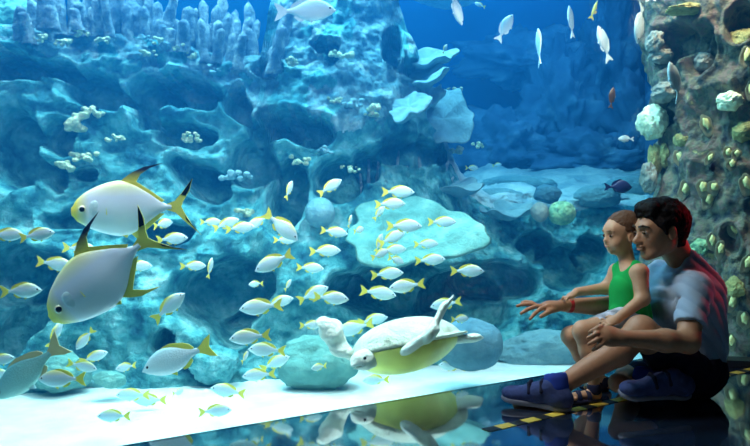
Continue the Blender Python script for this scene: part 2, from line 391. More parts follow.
BOULD = [  # px, py, Y, rx px, rz px, material, kind name, category, label, seed
 (318, 362, 4.25, 42, 27, M_green, 'boulder', 'boulder', 'smooth green boulder on the sand to the left of and below the sea turtle'),
 (320, 213, 4.75, 15, 15, M_pale, 'coral_head', 'coral', 'round teal coral ball at the left of the green plate coral'),
 (562, 213, 5.45, 14, 12, M_brain, 'brain_coral', 'coral', 'round yellow-green brain coral on the far ledge left of the child'),
 (540, 212, 5.45, 9, 10, M_grey, 'rock', 'rock', 'round grey-brown rock directly left of the yellow-green brain coral'),
 (547, 194, 6.0, 13, 10, M_deep, 'rock', 'rock', 'dark blue rock on the pale ledge above the brown rock'),
 (110, 379, 3.95, 16, 9, M_green, 'boulder', 'boulder', 'low teal mound at the sand edge under the two overlapping fish'),
 (470, 345, 4.15, 34, 26, M_deep, 'rock', 'rock', 'blue rounded rock behind the tail of the sea turtle'),
 (215, 362, 4.3, 26, 18, M_reef, 'boulder', 'boulder', 'rough teal boulder at the sand edge behind the big yellow-tailed fish'),
 (60, 372, 4.1, 30, 20, M_green, 'boulder', 'boulder', 'teal boulder at the foot of the reef near the left edge'),
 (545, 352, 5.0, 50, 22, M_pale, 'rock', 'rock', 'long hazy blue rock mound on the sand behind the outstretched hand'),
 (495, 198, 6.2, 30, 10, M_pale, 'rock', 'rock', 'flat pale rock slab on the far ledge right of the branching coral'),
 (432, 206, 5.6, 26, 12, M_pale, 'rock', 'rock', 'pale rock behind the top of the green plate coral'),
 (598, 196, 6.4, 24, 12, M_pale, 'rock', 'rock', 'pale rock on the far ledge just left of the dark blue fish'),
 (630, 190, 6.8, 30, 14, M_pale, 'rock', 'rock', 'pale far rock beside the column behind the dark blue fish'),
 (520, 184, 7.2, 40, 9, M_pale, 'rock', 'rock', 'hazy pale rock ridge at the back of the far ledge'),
]
for i, (px, py, Y, rx, rz, m, nm, cat, lab) in enumerate(BOULD):
    s_ = Y / F
    tag(lump(nm, W(px, py, Y), (rx * s_, min(rx, rz) * s_ * 1.0, rz * s_), m, i + 1, .5 if 'rough' in lab else .3 if 'round' not in lab else .10), lab, cat, 'boulders around the reef')

# yellowish small coral heads along the ledges
HEADS = [(43, 38, 9, 4, 'at the far left of the top ledge'), (63, 43, 8, 5, 'beside the leftmost head of the top ledge'), (82, 32, 7, 5, 'in front of the first tall finger corals'), (104, 41, 8, 5, 'below the middle finger corals'),
         (145, 38, 7, 4, 'on the ledge above the biggest cave'), (157, 41, 6, 4, 'touching the head above the biggest cave'), (148, 53, 9, 4, 'just under the rim above the biggest cave'), (180, 48, 8, 5, 'at the foot of the right finger corals'),
         (192, 55, 5, 4, 'smallest, under the right finger corals'), (216, 71, 7, 4, 'on the ridge below the right finger corals'), (93, 112, 10, 7, 'on the rock between the two left caves'), (76, 122, 8, 12, 'on the left side of the knobbly arch'),
         (115, 138, 10, 4, 'low on the rock under the knobbly arch'), (193, 137, 12, 6, 'under the right cave'), (350, 103, 14, 6, 'along the bright lip in the middle of the reef'), (372, 110, 8, 7, 'at the right end of the bright middle lip'),
         (335, 100, 8, 4, 'at the left end of the bright middle lip'), (85, 158, 14, 7, 'above the upper silver fish'), (65, 165, 8, 8, 'above the head of the upper silver fish'), (235, 175, 16, 6, 'on the ridge left of the dark central cave'),
         (245, 213, 12, 5, 'behind the cluster of small fish left of centre'), (290, 62, 8, 6, 'under the top centre rock'), (340, 55, 14, 5, 'on the top centre rock'), (455, 90, 8, 4, 'on the tip of the plate corals'),
         (325, 150, 9, 5, 'under the middle overhang'), (455, 150, 8, 6, 'below the shell-shaped plate'), (478, 145, 6, 4, 'right of the shell-shaped plate'), (300, 160, 9, 6, 'above the round coral ball'), (350, 168, 10, 5, 'right of the round coral ball top')]
for i, (px, py, rx, rz, where) in enumerate(HEADS):
    X, Y, z = onwall(px, py); Y -= .12; s_ = Y / F
    rr = random.Random(500 + i); hf = Field((-rx * s_ * 1.6, -rx * s_ * 1.5, -rx * s_ * 1.3), (rx * s_ * 1.6, rx * s_ * 1.5, rx * s_ * 1.3), .0055)
    for k in range(13):
        a_, q_ = rr.uniform(0, 6.28), math.sqrt(rr.random()); r_ = rr.uniform(.20, .40) * max(rz, .5 * rx) * s_
        hf.add(ell((math.cos(a_) * q_ * rx * s_, math.sin(a_) * q_ * rx * s_ * .7, rr.uniform(-.7, .6) * rz * s_), (r_ * 1.3, r_ * 1.3, r_)), .012)
    hf.noise(.006, 60, 2, i)
    ho = link('coral_head', hf.mesh('coral_head'), M_yel if i % 5 != 4 else M_pale); ho.location = tuple(W(px, py, Y))
    tag(ho, 'knobbly pale coral head ' + where, 'coral', 'small coral heads on the ledges')

# finger (staghorn) corals
def fingers(name, base, specs, mat, seed):
    """specs: (dx, dy, height, radius, lean x) each a rounded knobbly finger; one colony, one mesh"""
    V, Fc = [], []; rr = random.Random(seed)
    for (dx, dy, h, r, lx, ly) in specs:
        n, nt_ = 12, 16; o0 = len(V)
        for j in range(nt_ + 1):
            t = j / nt_; rad = r * (1.15 - .35 * t) * (math.sqrt(max(0, 1 - ((t - .86) / .14) ** 2)) if t > .86 else 1)
            for k in range(n):
                a = 2 * math.pi * k / n
                p = np.array([dx + lx * t * h + math.cos(a) * rad, dy + ly * t * h + math.sin(a) * rad, h * t])
                nn = 1 + .28 * float(vnoise(np.array(p[0] * 40 + seed), np.array(p[1] * 40), np.array(p[2] * 28)))
                V.append([dx + lx * t * h + math.cos(a) * rad * nn, dy + ly * t * h + math.sin(a) * rad * nn, h * t])
        for j in range(nt_):
            for k in range(n):
                Fc.append((o0 + j * n + k, o0 + j * n + (k + 1) % n, o0 + (j + 1) * n + (k + 1) % n, o0 + (j + 1) * n + k))
    o = link(name, meshpy(name, V, Fc), mat); o.location = tuple(base); return o
COL9 = [(40, 47, 50, 6, 'at the far left of the top ledge'), (70, 34, 44, 7, 'second from the left on the top ledge'), (98, 36, 48, 6, 'in the middle of the top ledge'), (122, 40, 52, 6, 'with the tallest fingers left of the dark gap'), (150, 44, 46, 6, 'just left of the dark gap'),
        (176, 56, 38, 5, 'under the dark gap'), (205, 66, 56, 7, 'right of the dark gap'), (235, 72, 60, 7, 'with thick fingers near the top silver fish'), (262, 76, 62, 5, 'beside the top silver fish')]
for i, (px, py, hp, n, where) in enumerate(COL9):
    rr = random.Random(100 + i); Y = float(wallY((px - 375) / 140, 2.0)) + .12; s_ = Y / F
    sp = [((k - (n - 1) / 2) * 5.2 * s_ + rr.uniform(-2, 2) * s_, rr.uniform(-.1, .14), hp * s_ * rr.uniform(.8, 1.35), rr.uniform(4.6, 7.2) * s_, rr.uniform(-.15, .3), rr.uniform(-.2, .1)) for k in range(n)]
    sp += [(dx + 3 * s_, dy - .14, h_ * .6, r_ * .9, lx, ly - .2) for dx, dy, h_, r_, lx, ly in sp[::2]]
    tag(fingers('finger_coral', W(px, py + 4, Y), sp, M_stag, 60 + i), 'lilac-grey finger coral colony ' + where, 'coral', 'finger corals on the top ledge')
# branching coral behind the green plate coral
br = []
for k, (px, py, h_, lx) in enumerate([(424, 200, 44, -.12), (430, 200, 36, .1), (436, 200, 42, .3), (419, 200, 24, -.4), (441, 200, 26, .5)]):
    br.append(((px - 430) * .008, 0.02 * k, h_ * .008, .016, lx, -.1))
tag(fingers('branching_coral', W(430, 202, 5.5), br, M_stag, 90), 'thin blue-grey branching coral standing behind the green plate coral', 'coral')
br = [((k - 4) * .05, .03 * (k % 3), (.18 + .06 * ((k * 7) % 4)), .012, .1 * ((k % 3) - 1), 0) for k in range(9)]
tag(fingers('branching_coral', W(388, 196, 5.4), br, M_stag, 91), 'bunch of thin upright coral rods above the green plate coral', 'coral')

# plate corals
def plate(name, c, r, nrm, mat, seed, th=.04, cup=.12, ring=False):
    nr, na = 26, 72; V, Fc = [], []
    Mx = Vector(nrm).to_track_quat('Z', 'Y').to_matrix()
    for side in (1, -1):
        for i in range(nr + 1):
            t = i / nr
            for k in range(na):
                a = 2 * math.pi * k / na
                e = 1 + .10 * math.sin(3 * a + seed) + .05 * math.sin(7 * a + 2 * seed) + .03 * math.sin(13 * a)
                x, y = math.cos(a) * r[0] * t * e, math.sin(a) * r[1] * t * e
                z = cup * r[0] * t * t + .02 * math.sin(5 * a + seed) * t
                if ring and side == 1: z += .03 * math.exp(-((t - .55) / .05) ** 2) * (1 + math.sin(a + 4.2)) * .5
                z += .006 * math.sin(40 * x) * math.sin(37 * y)
                z += side * th * .5 * math.sqrt(max(0, 1 - t ** 6)) - (1 - t) * (th * 1.6 if side < 0 else 0)
                V.append(Mx @ Vector((x, y, z)))
    o1 = (nr + 1) * na
    for i in range(nr):
        for k in range(na):
            k2 = (k + 1) % na
            Fc.append((i * na + k, i * na + k2, (i + 1) * na + k2, (i + 1) * na + k)[::1])
            Fc.append((o1 + i * na + k, o1 + (i + 1) * na + k, o1 + (i + 1) * na + k2, o1 + i * na + k2))
    for k in range(na):
        k2 = (k + 1) % na; Fc.append((nr * na + k, nr * na + k2, o1 + nr * na + k2, o1 + nr * na + k))
    o = link(name, meshpy(name, V, Fc), mat); o.location = tuple(c); return o
tag(plate('plate_coral', W(412, 236, 4.75), (.47, .36), (.0, -.62, .78), M_green, 2.0, .06, .10, True), 'big turquoise green plate coral in the middle of the reef', 'coral')
PLATES = [(425, 60, 32, 14, (-.1, -.45, .9), 'upper plate jutting right from the top centre rock'), (424, 80, 30, 13, (-.45, -.4, .8), 'sloping plate under the upper one at top centre'),
          (444, 120, 30, 22, (-.1, -.8, .6), 'shell-shaped plate at the right shoulder of the reef'), (448, 2, 40, 12, (0, -.3, .95), 'pale plate at the very top edge right of centre'), (410, 108, 22, 14, (-.3, -.6, .8), 'small plate left of the shell-shaped one'),
          (430, 98, 16, 8, (-.4, -.5, .8), 'smallest plate between the sloping and the shell-shaped ones'), (455, 188, 30, 8, (0, -.3, .95), 'thin plate at the left end of the far ledge'), (505, 212, 30, 10, (0, -.35, .95), 'thin plate at the front of the far ledge')]
for i, (px, py, rx, ry, nr_, lab) in enumerate(PLATES):
    X, Y, z = onwall(px, py); Y -= .18; s_ = Y / F
    tag(plate('plate_coral', W(px, py, Y), (rx * s_, max(.16, ry * s_ * 1.8)), nr_, M_pale, i * 1.7, .035, .15), 'pale blue coral ' + lab, 'coral', 'pale plate corals of the reef')
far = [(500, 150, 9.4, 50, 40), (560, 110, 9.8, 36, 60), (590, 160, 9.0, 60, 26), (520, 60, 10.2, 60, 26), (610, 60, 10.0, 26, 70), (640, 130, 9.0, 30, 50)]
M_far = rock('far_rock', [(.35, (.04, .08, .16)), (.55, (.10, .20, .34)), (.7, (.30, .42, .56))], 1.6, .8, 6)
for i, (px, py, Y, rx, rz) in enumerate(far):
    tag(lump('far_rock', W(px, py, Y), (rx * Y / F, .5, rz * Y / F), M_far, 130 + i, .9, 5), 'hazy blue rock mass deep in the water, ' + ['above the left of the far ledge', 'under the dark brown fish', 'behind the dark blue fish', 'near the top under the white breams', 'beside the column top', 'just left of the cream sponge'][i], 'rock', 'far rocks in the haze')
tag(lump('rock', W(8, 22, 4.9), (.22, .3, .2), M_green, 150, .4, 4), 'green-tinted rock mound in the top left corner', 'rock')
# ring of knobbly coral (arch) left of centre
# ------------------------------------------------------------------ rock column at the right
M_colm = rock('grey_column_rock', [(.30, (.03, .04, .07)), (.42, (.13, .14, .13)), (.50, (.26, .25, .17)), (.57, (.30, .20, .18)), (.64, (.20, .22, .16)), (.72, (.78, .66, .26))], 8.5, 1.0, 26, .8)
def column():
    th = np.linspace(0, 2 * math.pi, 420, endpoint=False); zs = np.arange(-.4, 3.2, .0125)
    T, Z = np.meshgrid(th, zs, indexing='ij')
    R = .80 + .06 * np.sin(Z * 3 + 1)
    cx, cy = 2.74, 4.80
    dx, dy = np.cos(T), np.sin(T)
    X, Y = cx + dx * R, cy + dy * R * .82
    D = .09 * fbm(X * 2.2, Y * 2.2, Z * 1.6, 3, 71) + .07 * (ridged(X * 3.4, Y * 3.4, Z * 2.2, 3, 75) - .5) + .06 * fbm(X * 10, Y * 10, Z * 7, 4, 78, .6) + .05 * (ridged(X * 9, Y * 9, Z * 4, 3, 79) - .5)
    for (px, py, rx, ry, dep) in [(690, 28, 20, 24, .22), (665, 36, 7, 12, .08), (697, 106, 11, 12, .22), (716, 40, 10, 26, .16), (672, 150, 8, 18, .08), (688, 162, 8, 10, .1), (745, 20, 12, 20, .14), (738, 240, 8, 16, .08), (672, 58, 10, 12, .1), (660, 72, 8, 8, .08)]:
        c0 = W(px, py, 4.22); s_ = 4.22 / F
        q = np.sqrt(((X - c0[0]) / (rx * s_)) ** 2 + ((Z - c0[2]) / (ry * s_)) ** 2)
        t = np.clip((1.1 - q) / .4, 0, 1); D = D - np.where(dy < 0, dep * t * t * (3 - 2 * t), 0) + np.where(dy < 0, .02 * np.exp(-((q - 1.2) / .15) ** 2), 0)
    X, Y = cx + dx * (R + D), cy + dy * (R * .82 + D)
    n, m = X.shape; idx = np.arange(n * m).reshape(n, m); nx = np.roll(idx, -1, axis=0)
    f = np.stack([idx[:, :-1], nx[:, :-1], nx[:, 1:], idx[:, 1:]], -1).reshape(-1, 4)
    return meshpy('rock_column', np.stack([X, Y, Z], -1).reshape(-1, 3), f), (X, Y, Z)
cm, (CX, CY, CZ) = column()
tag(link('rock_column', cm, M_colm), 'tall grey-brown encrusted rock column behind the man', 'rock')
def oncol(px, py):               # nearest visible point of the column along a sight line
    PX = 375 + F * CX / CY; PY = 223 - F * (CZ - CAMZ) / CY
    d = (PX - px) ** 2 + (PY - py) ** 2 + np.where(CY > 4.85, 1e5, 0)
    i = np.unravel_index(np.argmin(d), d.shape); return np.array([CX[i], CY[i], CZ[i]])
# oysters: a rough cupped shell with a paler lip
M_shell = rock('oyster_shell', [(.3, (.40, .38, .28)), (.55, (.66, .62, .42)), (.75, (.9, .86, .66))], 22, .9, 60)
M_lip = plain('pale_shell_lip', (.80, .70, .30), .5)
M_ochre = rock('ochre_sponge', [(.3, (.35, .30, .12)), (.55, (.62, .55, .22)), (.8, (.85, .78, .45))], 14, .9, 50)
def shell_bowl(seed):
    V, Fc = [], []; nr, na = 10, 32
    for i in range(nr + 1):
        t = i / nr
        for k in range(na):
            a = 2 * math.pi * k / na; e = 1 + .10 * math.sin(2 * a + seed) + .07 * math.sin(5 * a + seed * 2)
            V.append((math.cos(a) * .5 * t * e, -.05 - .42 * t ** 1.5 * (1 - .35 * t ** 4) + .10, math.sin(a) * .7 * t * e * (1 if math.sin(a) > 0 else 1.25)))
    for i in range(nr + 1):                        # back of the shell
        t = 1 - i / nr
        for k in range(na):
            a = 2 * math.pi * k / na; e = 1 + .10 * math.sin(2 * a + seed) + .07 * math.sin(5 * a + seed * 2)
            V.append((math.cos(a) * .56 * t * e, .22 - .42 * t ** 2.5, math.sin(a) * .78 * t * e * (1 if math.sin(a) > 0 else 1.25)))
    n = 2 * nr + 2
    for i in range(n - 1):
        for k in range(na): Fc.append((i * na + k, i * na + (k + 1) % na, (i + 1) * na + (k + 1) % na, (i + 1) * na + k))
    return meshpy('shell', V, Fc)
OYS = [(704, 126, 6, 10, -25, 'left below the brown hollow'), (745, 58, 6, 11, 10, 'at the right edge near the top'), (679, 159, 6, 9, -20, 'upper left of the lower shells, over the man'), (683, 189, 6, 9, 20, 'just above the hair of the man'),
       (726, 154, 5, 6, 0, 'left one of the pair by the dark round fish'), (736, 155, 5, 5, 0, 'right one of the pair near the right edge'), (731, 165, 5, 6, 10, 'below the pair near the right edge'), (701, 188, 6, 8, 0, 'left of the middle cluster'),
       (712, 188, 6, 6, 0, 'top of the middle cluster'), (707, 200, 6, 8, 15, 'bottom of the middle cluster'), (744, 184, 7, 10, -15, 'at the right edge beside the middle cluster'), (732, 229, 6, 9, -20, 'halfway down near the right edge'),
       (711, 240, 5, 8, 0, 'behind the nape of the man'), (718, 250, 5, 8, 10, 'just below the one behind the nape'), (748, 90, 5, 8, 0, 'at the right edge beside the cream sponge'), (729, 302, 6, 9, 15, 'beside the red back of the shirt'),
       (742, 318, 6, 9, -10, 'low near the right edge'), (728, 340, 6, 8, 0, 'lowest on the column'), (709, 158, 4, 6, 30, 'tucked above the dark round fish'), (746, 262, 6, 9, 20, 'at the right edge above the ochre lump')]
for i, (px, py, rx, rz, rot, where) in enumerate(OYS):
    p = oncol(px, py); s_ = p[1] / F
    e = empty('oyster', p + np.array([-.01, -.03, 0])); e.rotation_euler = (0, math.radians(rot), math.radians(-8))
    tag(e, 'pale oyster shell on the column, ' + where, 'shell', 'oysters on the rock column')
    so = link('shell', shell_bowl(i * 1.3), M_shell, e); so.scale = (rx * 1.8 * s_, .045, rz * 1.35 * s_)
    me = bpy.data.meshes.new('shell_meat'); bm = bmesh.new(); bmesh.ops.create_icosphere(bm, subdivisions=3, radius=1)
    for v_ in bm.verts: v_.co *= 1 + .15 * math.sin(v_.co.x * 5 + i) * math.cos(v_.co.z * 4)
    bm.to_mesh(me); bm.free()
    lo = link('flesh', me, M_lip, e); lo.scale = (rx * .55 * s_, .016, rz * .62 * s_); lo.location = (.15 * rx * s_, -.012, .1 * rz * s_)
M_cream = plain('cream_sponge', (.95, .86, .58), .7, bump=(.8, 30), var=.15)
LUM = [(652, 122, 13, 17, M_cream, 'bright cream sponge on the left edge of the rock column', .14), (729, 101, 11, 10, M_cream, 'pale cream sponge right of the brown hollow', .1), (745, 42, 16, 14, M_ochre, 'ochre sponge lump at the top right edge', .1),
       (684, 140, 9, 9, M_ochre, 'ochre sponge left below the brown hollow', .08), (744, 132, 11, 10, M_ochre, 'ochre sponge at the right edge below the cream sponge', .08), (655, 160, 7, 17, M_ochre, 'olive sponge finger on the lower left edge of the column', .05), (664, 155, 5, 12, M_ochre, 'thin tan sponge finger next to the olive one', .05),
       (700, 247, 8, 8, M_brain, 'speckled green-white coral ball beside the neck of the man', .08), (735, 288, 8, 11, M_ochre, 'ochre sponge beside the shoulder of the man', .08), (654, 42, 8, 10, M_grey, 'grey knob on the upper left edge of the column', .1), (660, 57, 12, 8, M_grey, 'pale knob under the grey one', .1),
       (688, 10, 22, 5, M_ochre, 'tan ledge at the top of the column', .1), (703, 62, 10, 9, M_grey, 'pinkish grey knob above the brown hollow', .08), (664, 92, 12, 10, M_grey, 'rounded grey rock end above the cream sponge', .12), (648, 178, 8, 16, M_grey, 'smooth grey lump at the lower left edge of the column', .08)]
for i, (px, py, rx, rz, m, lab, ry) in enumerate(LUM):
    p = oncol(px, py); s_ = p[1] / F
    tag(lump('sponge' if 'sponge' in lab else 'encrusted_rock', W(px, py, p[1] - .01), (rx * s_, ry, rz * s_), m, 90 + i, .35, 4), lab, 'sponge' if 'sponge' in lab else 'rock', 'growths on the rock column')
# ------------------------------------------------------------------ fish
def fishmat(name, belly, back, z0, z1, stripe=None, nose=None, rough=.35, bmp=.15):
    """pigment runs from belly to back colour along the body's own height; optional nose colour"""
    m, nt, N, L, b = newmat(name); b.inputs['Roughness'].default_value = rough
    tc = N.new('ShaderNodeTexCoord'); sx = N.new('ShaderNodeSeparateXYZ'); L.new(tc.outputs['Object'], sx.inputs[0])
    mr = N.new('ShaderNodeMapRange'); mr.inputs[1].default_value = z0; mr.inputs[2].default_value = z1; L.new(sx.outputs['Z'], mr.inputs[0])
    cr = N.new('ShaderNodeValToRGB'); cs = [(0, belly)] + ([(.55, stripe)] if stripe else []) + [(1, back)]; e = cr.color_ramp.elements
    while len(e) < len(cs): e.new(.5)
    for i, (p, c) in enumerate(cs): e[i].position = p; e[i].color = (*c, 1)
    L.new(mr.outputs[0], cr.inputs[0]); out = cr.outputs[0]
    if nose:
        mr2 = N.new('ShaderNodeMapRange'); mr2.inputs[1].default_value = nose[1]; mr2.inputs[2].default_value = nose[2]; L.new(sx.outputs['X'], mr2.inputs[0])
        mx = N.new('ShaderNodeMix'); mx.data_type = 'RGBA'; L.new(mr2.outputs[0], mx.inputs[0]); L.new(out, mx.inputs[6]); mx.inputs[7].default_value = (*nose[0], 1); out = mx.outputs[2]
    v = N.new('ShaderNodeTexVoronoi'); v.inputs['Scale'].default_value = 45; L.new(tc.outputs['Object'], v.inputs['Vector'])
    bp = N.new('ShaderNodeBump'); bp.inputs['Strength'].default_value = bmp; bp.inputs['Distance'].default_value = .01; L.new(v.outputs['Distance'], bp.inputs['Height']); L.new(bp.outputs[0], b.inputs['Normal'])
    L.new(out, b.inputs['Base Color']); return m
M_eye = plain('fish_eye', (.01, .01, .015), .15)
M_iris = plain('fish_iris', (.8, .75, .5), .3)
M_yfin = plain('yellow_fin', (.86, .70, .08), .5)
M_wfin = plain('pale_fin', (.75, .85, .88), .5)
M_sn = fishmat('snapper_scales', (.62, .76, .78), (.60, .58, .22), -.05, .17, (.50, .60, .68))
M_br = fishmat('bream_scales', (.76, .80, .82), (.42, .60, .66), -.12, .18)
M_pomp = fishmat('pompano_scales', (.88, .90, .93), (.76, .68, .16), -.10, .25, (.68, .70, .82), ((.86, .72, .08), .34, .46), bmp=.03)
M_pfin = fishmat('pompano_fin', (.93, .76, .10), (.02, .02, .06), .22, .32)
M_ptail = plain('pompano_tail_fin', (.90, .74, .12), .5)
M_dark = plain('dark_blue_fish_scales', (.01, .02, .10), .5)
M_brn = plain('dark_brown_fish_scales', (.10, .05, .03), .5)

def fish_body(L0, L1, top, bot, wid, ns=30, nr=20):
    """stations run from the nose (x=L0) to the tail root (x=L1); top/bot/wid are (t, value) tables"""
    V, Fc = [], []
    def itp(tb, t):
        xs = [p[0] for p in tb]; ys = [p[1] for p in tb]
        i = max(0, min(len(xs) - 2, int(np.searchsorted(xs, t)) - 1)); u = (t - xs[i]) / (xs[i + 1] - xs[i])
        p0 = ys[max(i - 1, 0)]; p3 = ys[min(i + 2, len(xs) - 1)]; p1, p2 = ys[i], ys[i + 1]
        return .5 * (2 * p1 + (p2 - p0) * u + (2 * p0 - 5 * p1 + 4 * p2 - p3) * u * u + (3 * p1 - p0 - 3 * p2 + p3) * u ** 3)
    for i in range(ns + 1):
        t = .5 - .5 * math.cos(math.pi * (i / ns) ** .9)
        a, b_, w_ = itp(top, t), itp(bot, t), max(.002, itp(wid, t)); mid, hh = (a + b_) / 2, max(.002, (a - b_) / 2)
        for k in range(nr):
            th = 2 * math.pi * k / nr; c, s_ = math.cos(th), math.sin(th)
            V.append((L0 + (L1 - L0) * t, math.copysign(abs(c) ** .85, c) * w_ * (1 - .25 * max(0, s_)), mid + hh * s_))
    for i in range(ns):
        for k in range(nr): Fc.append((i * nr + k, (i + 1) * nr + k, (i + 1) * nr + (k + 1) % nr, i * nr + (k + 1) % nr))
    Fc.append(tuple(range(nr))); Fc.append(tuple(range(ns * nr + nr - 1, ns * nr - 1, -1)))
    return meshpy('body', V, Fc)
def fin_mesh(name, pts, th=.008, curve=0):
    """a fin outline in the fish's middle plane, with real thickness"""
    from mathutils.geometry import tessellate_polygon
    n = len(pts); tri = tessellate_polygon([[Vector((x, z, 0)) for x, z in pts]])
    v = [(x, -th / 2, z) for x, z in pts] + [(x, th / 2, z) for x, z in pts]
    f = [t for t in tri] + [tuple(n + q for q in t[::-1]) for t in tri] + [(i, (i + 1) % n, n + (i + 1) % n, n + i) for i in range(n)]
    me = meshpy(name, v, f); bm = bmesh.new(); bm.from_mesh(me); bmesh.ops.recalc_face_normals(bm, faces=bm.faces[:]); bm.to_mesh(me); bm.free()
    return me
def ball(name, r, mat, parent, loc, sc=(1, 1, 1), sub=2):
    bm = bmesh.new(); bmesh.ops.create_icosphere(bm, subdivisions=sub, radius=r)
    for v in bm.verts: v.co = Vector([v.co[i] * sc[i] for i in range(3)])
    me = bpy.data.meshes.new(name); bm.to_mesh(me); bm.free(); o = link(name, me, mat, parent); o.location = loc; return o
def pect(name, pts, mat, root, side, loc, out=35, th=.006):
    o = link(name, fin_mesh(name, pts, th), mat, root, False); o.location = loc; o.rotation_euler = (0, 0, side * math.radians(out)); return o

def make_snapper(name='snapper', body=M_sn, fin=M_yfin, deep=1.14):
    r = empty(name)
    top = [(0, .0), (.08, .055 * deep), (.22, .125 * deep), (.42, .165 * deep), (.62, .135 * deep), (.82, .07), (1, .036)]
    bot = [(0, -.02), (.08, -.06 * deep), (.25, -.12 * deep), (.45, -.15 * deep), (.68, -.12 * deep), (.85, -.055), (1, -.032)]
    wd = [(0, .012), (.1, .045), (.3, .072), (.5, .07), (.75, .038), (1, .012)]
    link('body', fish_body(.5, -.30, top, bot, wd), body, r)
    link('tail_fin', fin_mesh('tail_fin', [(-.27, .03), (-.33, .06), (-.41, .12), (-.5, .155), (-.455, .05), (-.435, 0), (-.455, -.05), (-.5, -.15), (-.41, -.115), (-.33, -.055), (-.27, -.03)], .014), fin, r, False)
    link('dorsal_fin', fin_mesh('dorsal_fin', [(.26, .10), (.22, .15 * deep), (.14, .178 * deep), (.05, .188 * deep), (-.04, .168 * deep), (-.12, .148 * deep), (-.2, .105 * deep), (-.24, .06), (-.2, .03), (.1, .06)], .012), fin, r, False)
    link('anal_fin', fin_mesh('anal_fin', [(0, -.12), (-.03, -.17), (-.10, -.165), (-.18, -.10), (-.16, -.05), (0, -.08)], .01), fin, r, False)
    for s_ in (1, -1):
        pect('pectoral_fin', [(0, .02), (-.05, .03), (-.14, .0), (-.12, -.04), (-.04, -.035), (0, -.02)], M_wfin, r, s_, (.24, -s_ * .062 * 1, -.03), 25 * -1)
        pect('pelvic_fin', [(0, 0), (-.10, -.08), (-.11, -.03), (-.05, 0)], fin if fin is M_yfin else M_wfin, r, s_, (.18, -s_ * .03, -.115 * deep), -12)
        ball('eye', .021, M_eye, r, (.405, -s_ * .040, .022), (1, .5, 1))
    return r
def make_pompano():
    r = empty('pompano')
    top = [(0, .02), (.05, .085), (.15, .15), (.3, .205), (.48, .235), (.62, .20), (.8, .11), (.93, .035), (1, .022)]
    bot = [(0, -.05), (.05, -.10), (.18, -.165), (.35, -.215), (.52, -.235), (.66, -.19), (.82, -.09), (.94, -.03), (1, -.022)]
    wd = [(0, .02), (.08, .055), (.25, .085), (.5, .08), (.8, .03), (1, .014)]
    link('body', fish_body(.5, -.32, top, bot, wd, 40, 28), M_pomp, r)
    # swept lobes: the dorsal one dark tipped, the tail forked deep
    link('dorsal_fin', fin_mesh('dorsal_fin', [(.12, .20), (.07, .25), (.0, .30), (-.1, .345), (-.26, .375), (-.15, .335), (-.07, .285), (-.035, .222), (-.15, .142), (-.26, .058), (-.22, .03), (.0, .15)], .014), M_pfin, r, False)
    link('anal_fin', fin_mesh('anal_fin', [(.04, -.20), (-.02, -.255), (-.09, -.30), (-.24, -.335), (-.14, -.285), (-.07, -.222), (-.16, -.14), (-.26, -.055), (-.2, -.05), (0, -.15)], .014), M_ptail, r, False)
    tf = link('tail_fin', fin_mesh('tail_fin', [(-.27, .022), (-.35, .05), (-.41, .12), (-.5, .235), (-.47, .13), (-.415, .04), (-.40, 0), (-.42, -.045), (-.48, -.15), (-.56, -.25), (-.43, -.13), (-.35, -.05), (-.27, -.022)], .016), M_ptail, r, False)
    link('fin_edge', fin_mesh('fin_edge', [(-.40, .10), (-.5, .235), (-.475, .15), (-.44, .09)], .02), M_eye, tf, False)
    link('fin_edge', fin_mesh('fin_edge', [(-.43, -.075), (-.48, -.15), (-.56, -.25), (-.44, -.115)], .02), M_eye, tf, False)
    for s_ in (1, -1):
        pect('pectoral_fin', [(0, .03), (-.06, .05), (-.17, .08), (-.13, .0), (-.04, -.03), (0, -.02)], M_ptail, r, s_, (.20, -s_ * .085, -.03), -30, .01)
        i_ = ball('iris', .034, M_iris, r, (.395, -s_ * .062, .0), (1, .45, 1)); ball('pupil', .024, M_eye, i_, (0, -s_ * .008, 0), (1, .5, 1))
        ball('gill_cover', .07, M_br, r, (.29, -s_ * .072, .0), (.75, .22, 1.0), 3)
        pect('pelvic_fin', [(0, 0), (-.08, -.06), (-.10, -.03), (-.06, 0)], M_ptail, r, s_, (.14, -s_ * .03, -.19), -10)
    return r
def aim(o, px, py, Y, lenpx, ang, yaw, left, roll=0):
    s_ = lenpx * Y / F; o.location = tuple(W(px, py, Y)); o.scale = (s_,) * 3
    yw = math.radians((180 if left else 0) + yaw)
    o.rotation_euler = (Matrix.Rotation(yw, 4, 'Z') @ Matrix.Rotation(-math.radians(ang), 4, 'Y') @ Matrix.Rotation(math.radians(roll), 4, 'X')).to_euler()
snap = make_snapper()
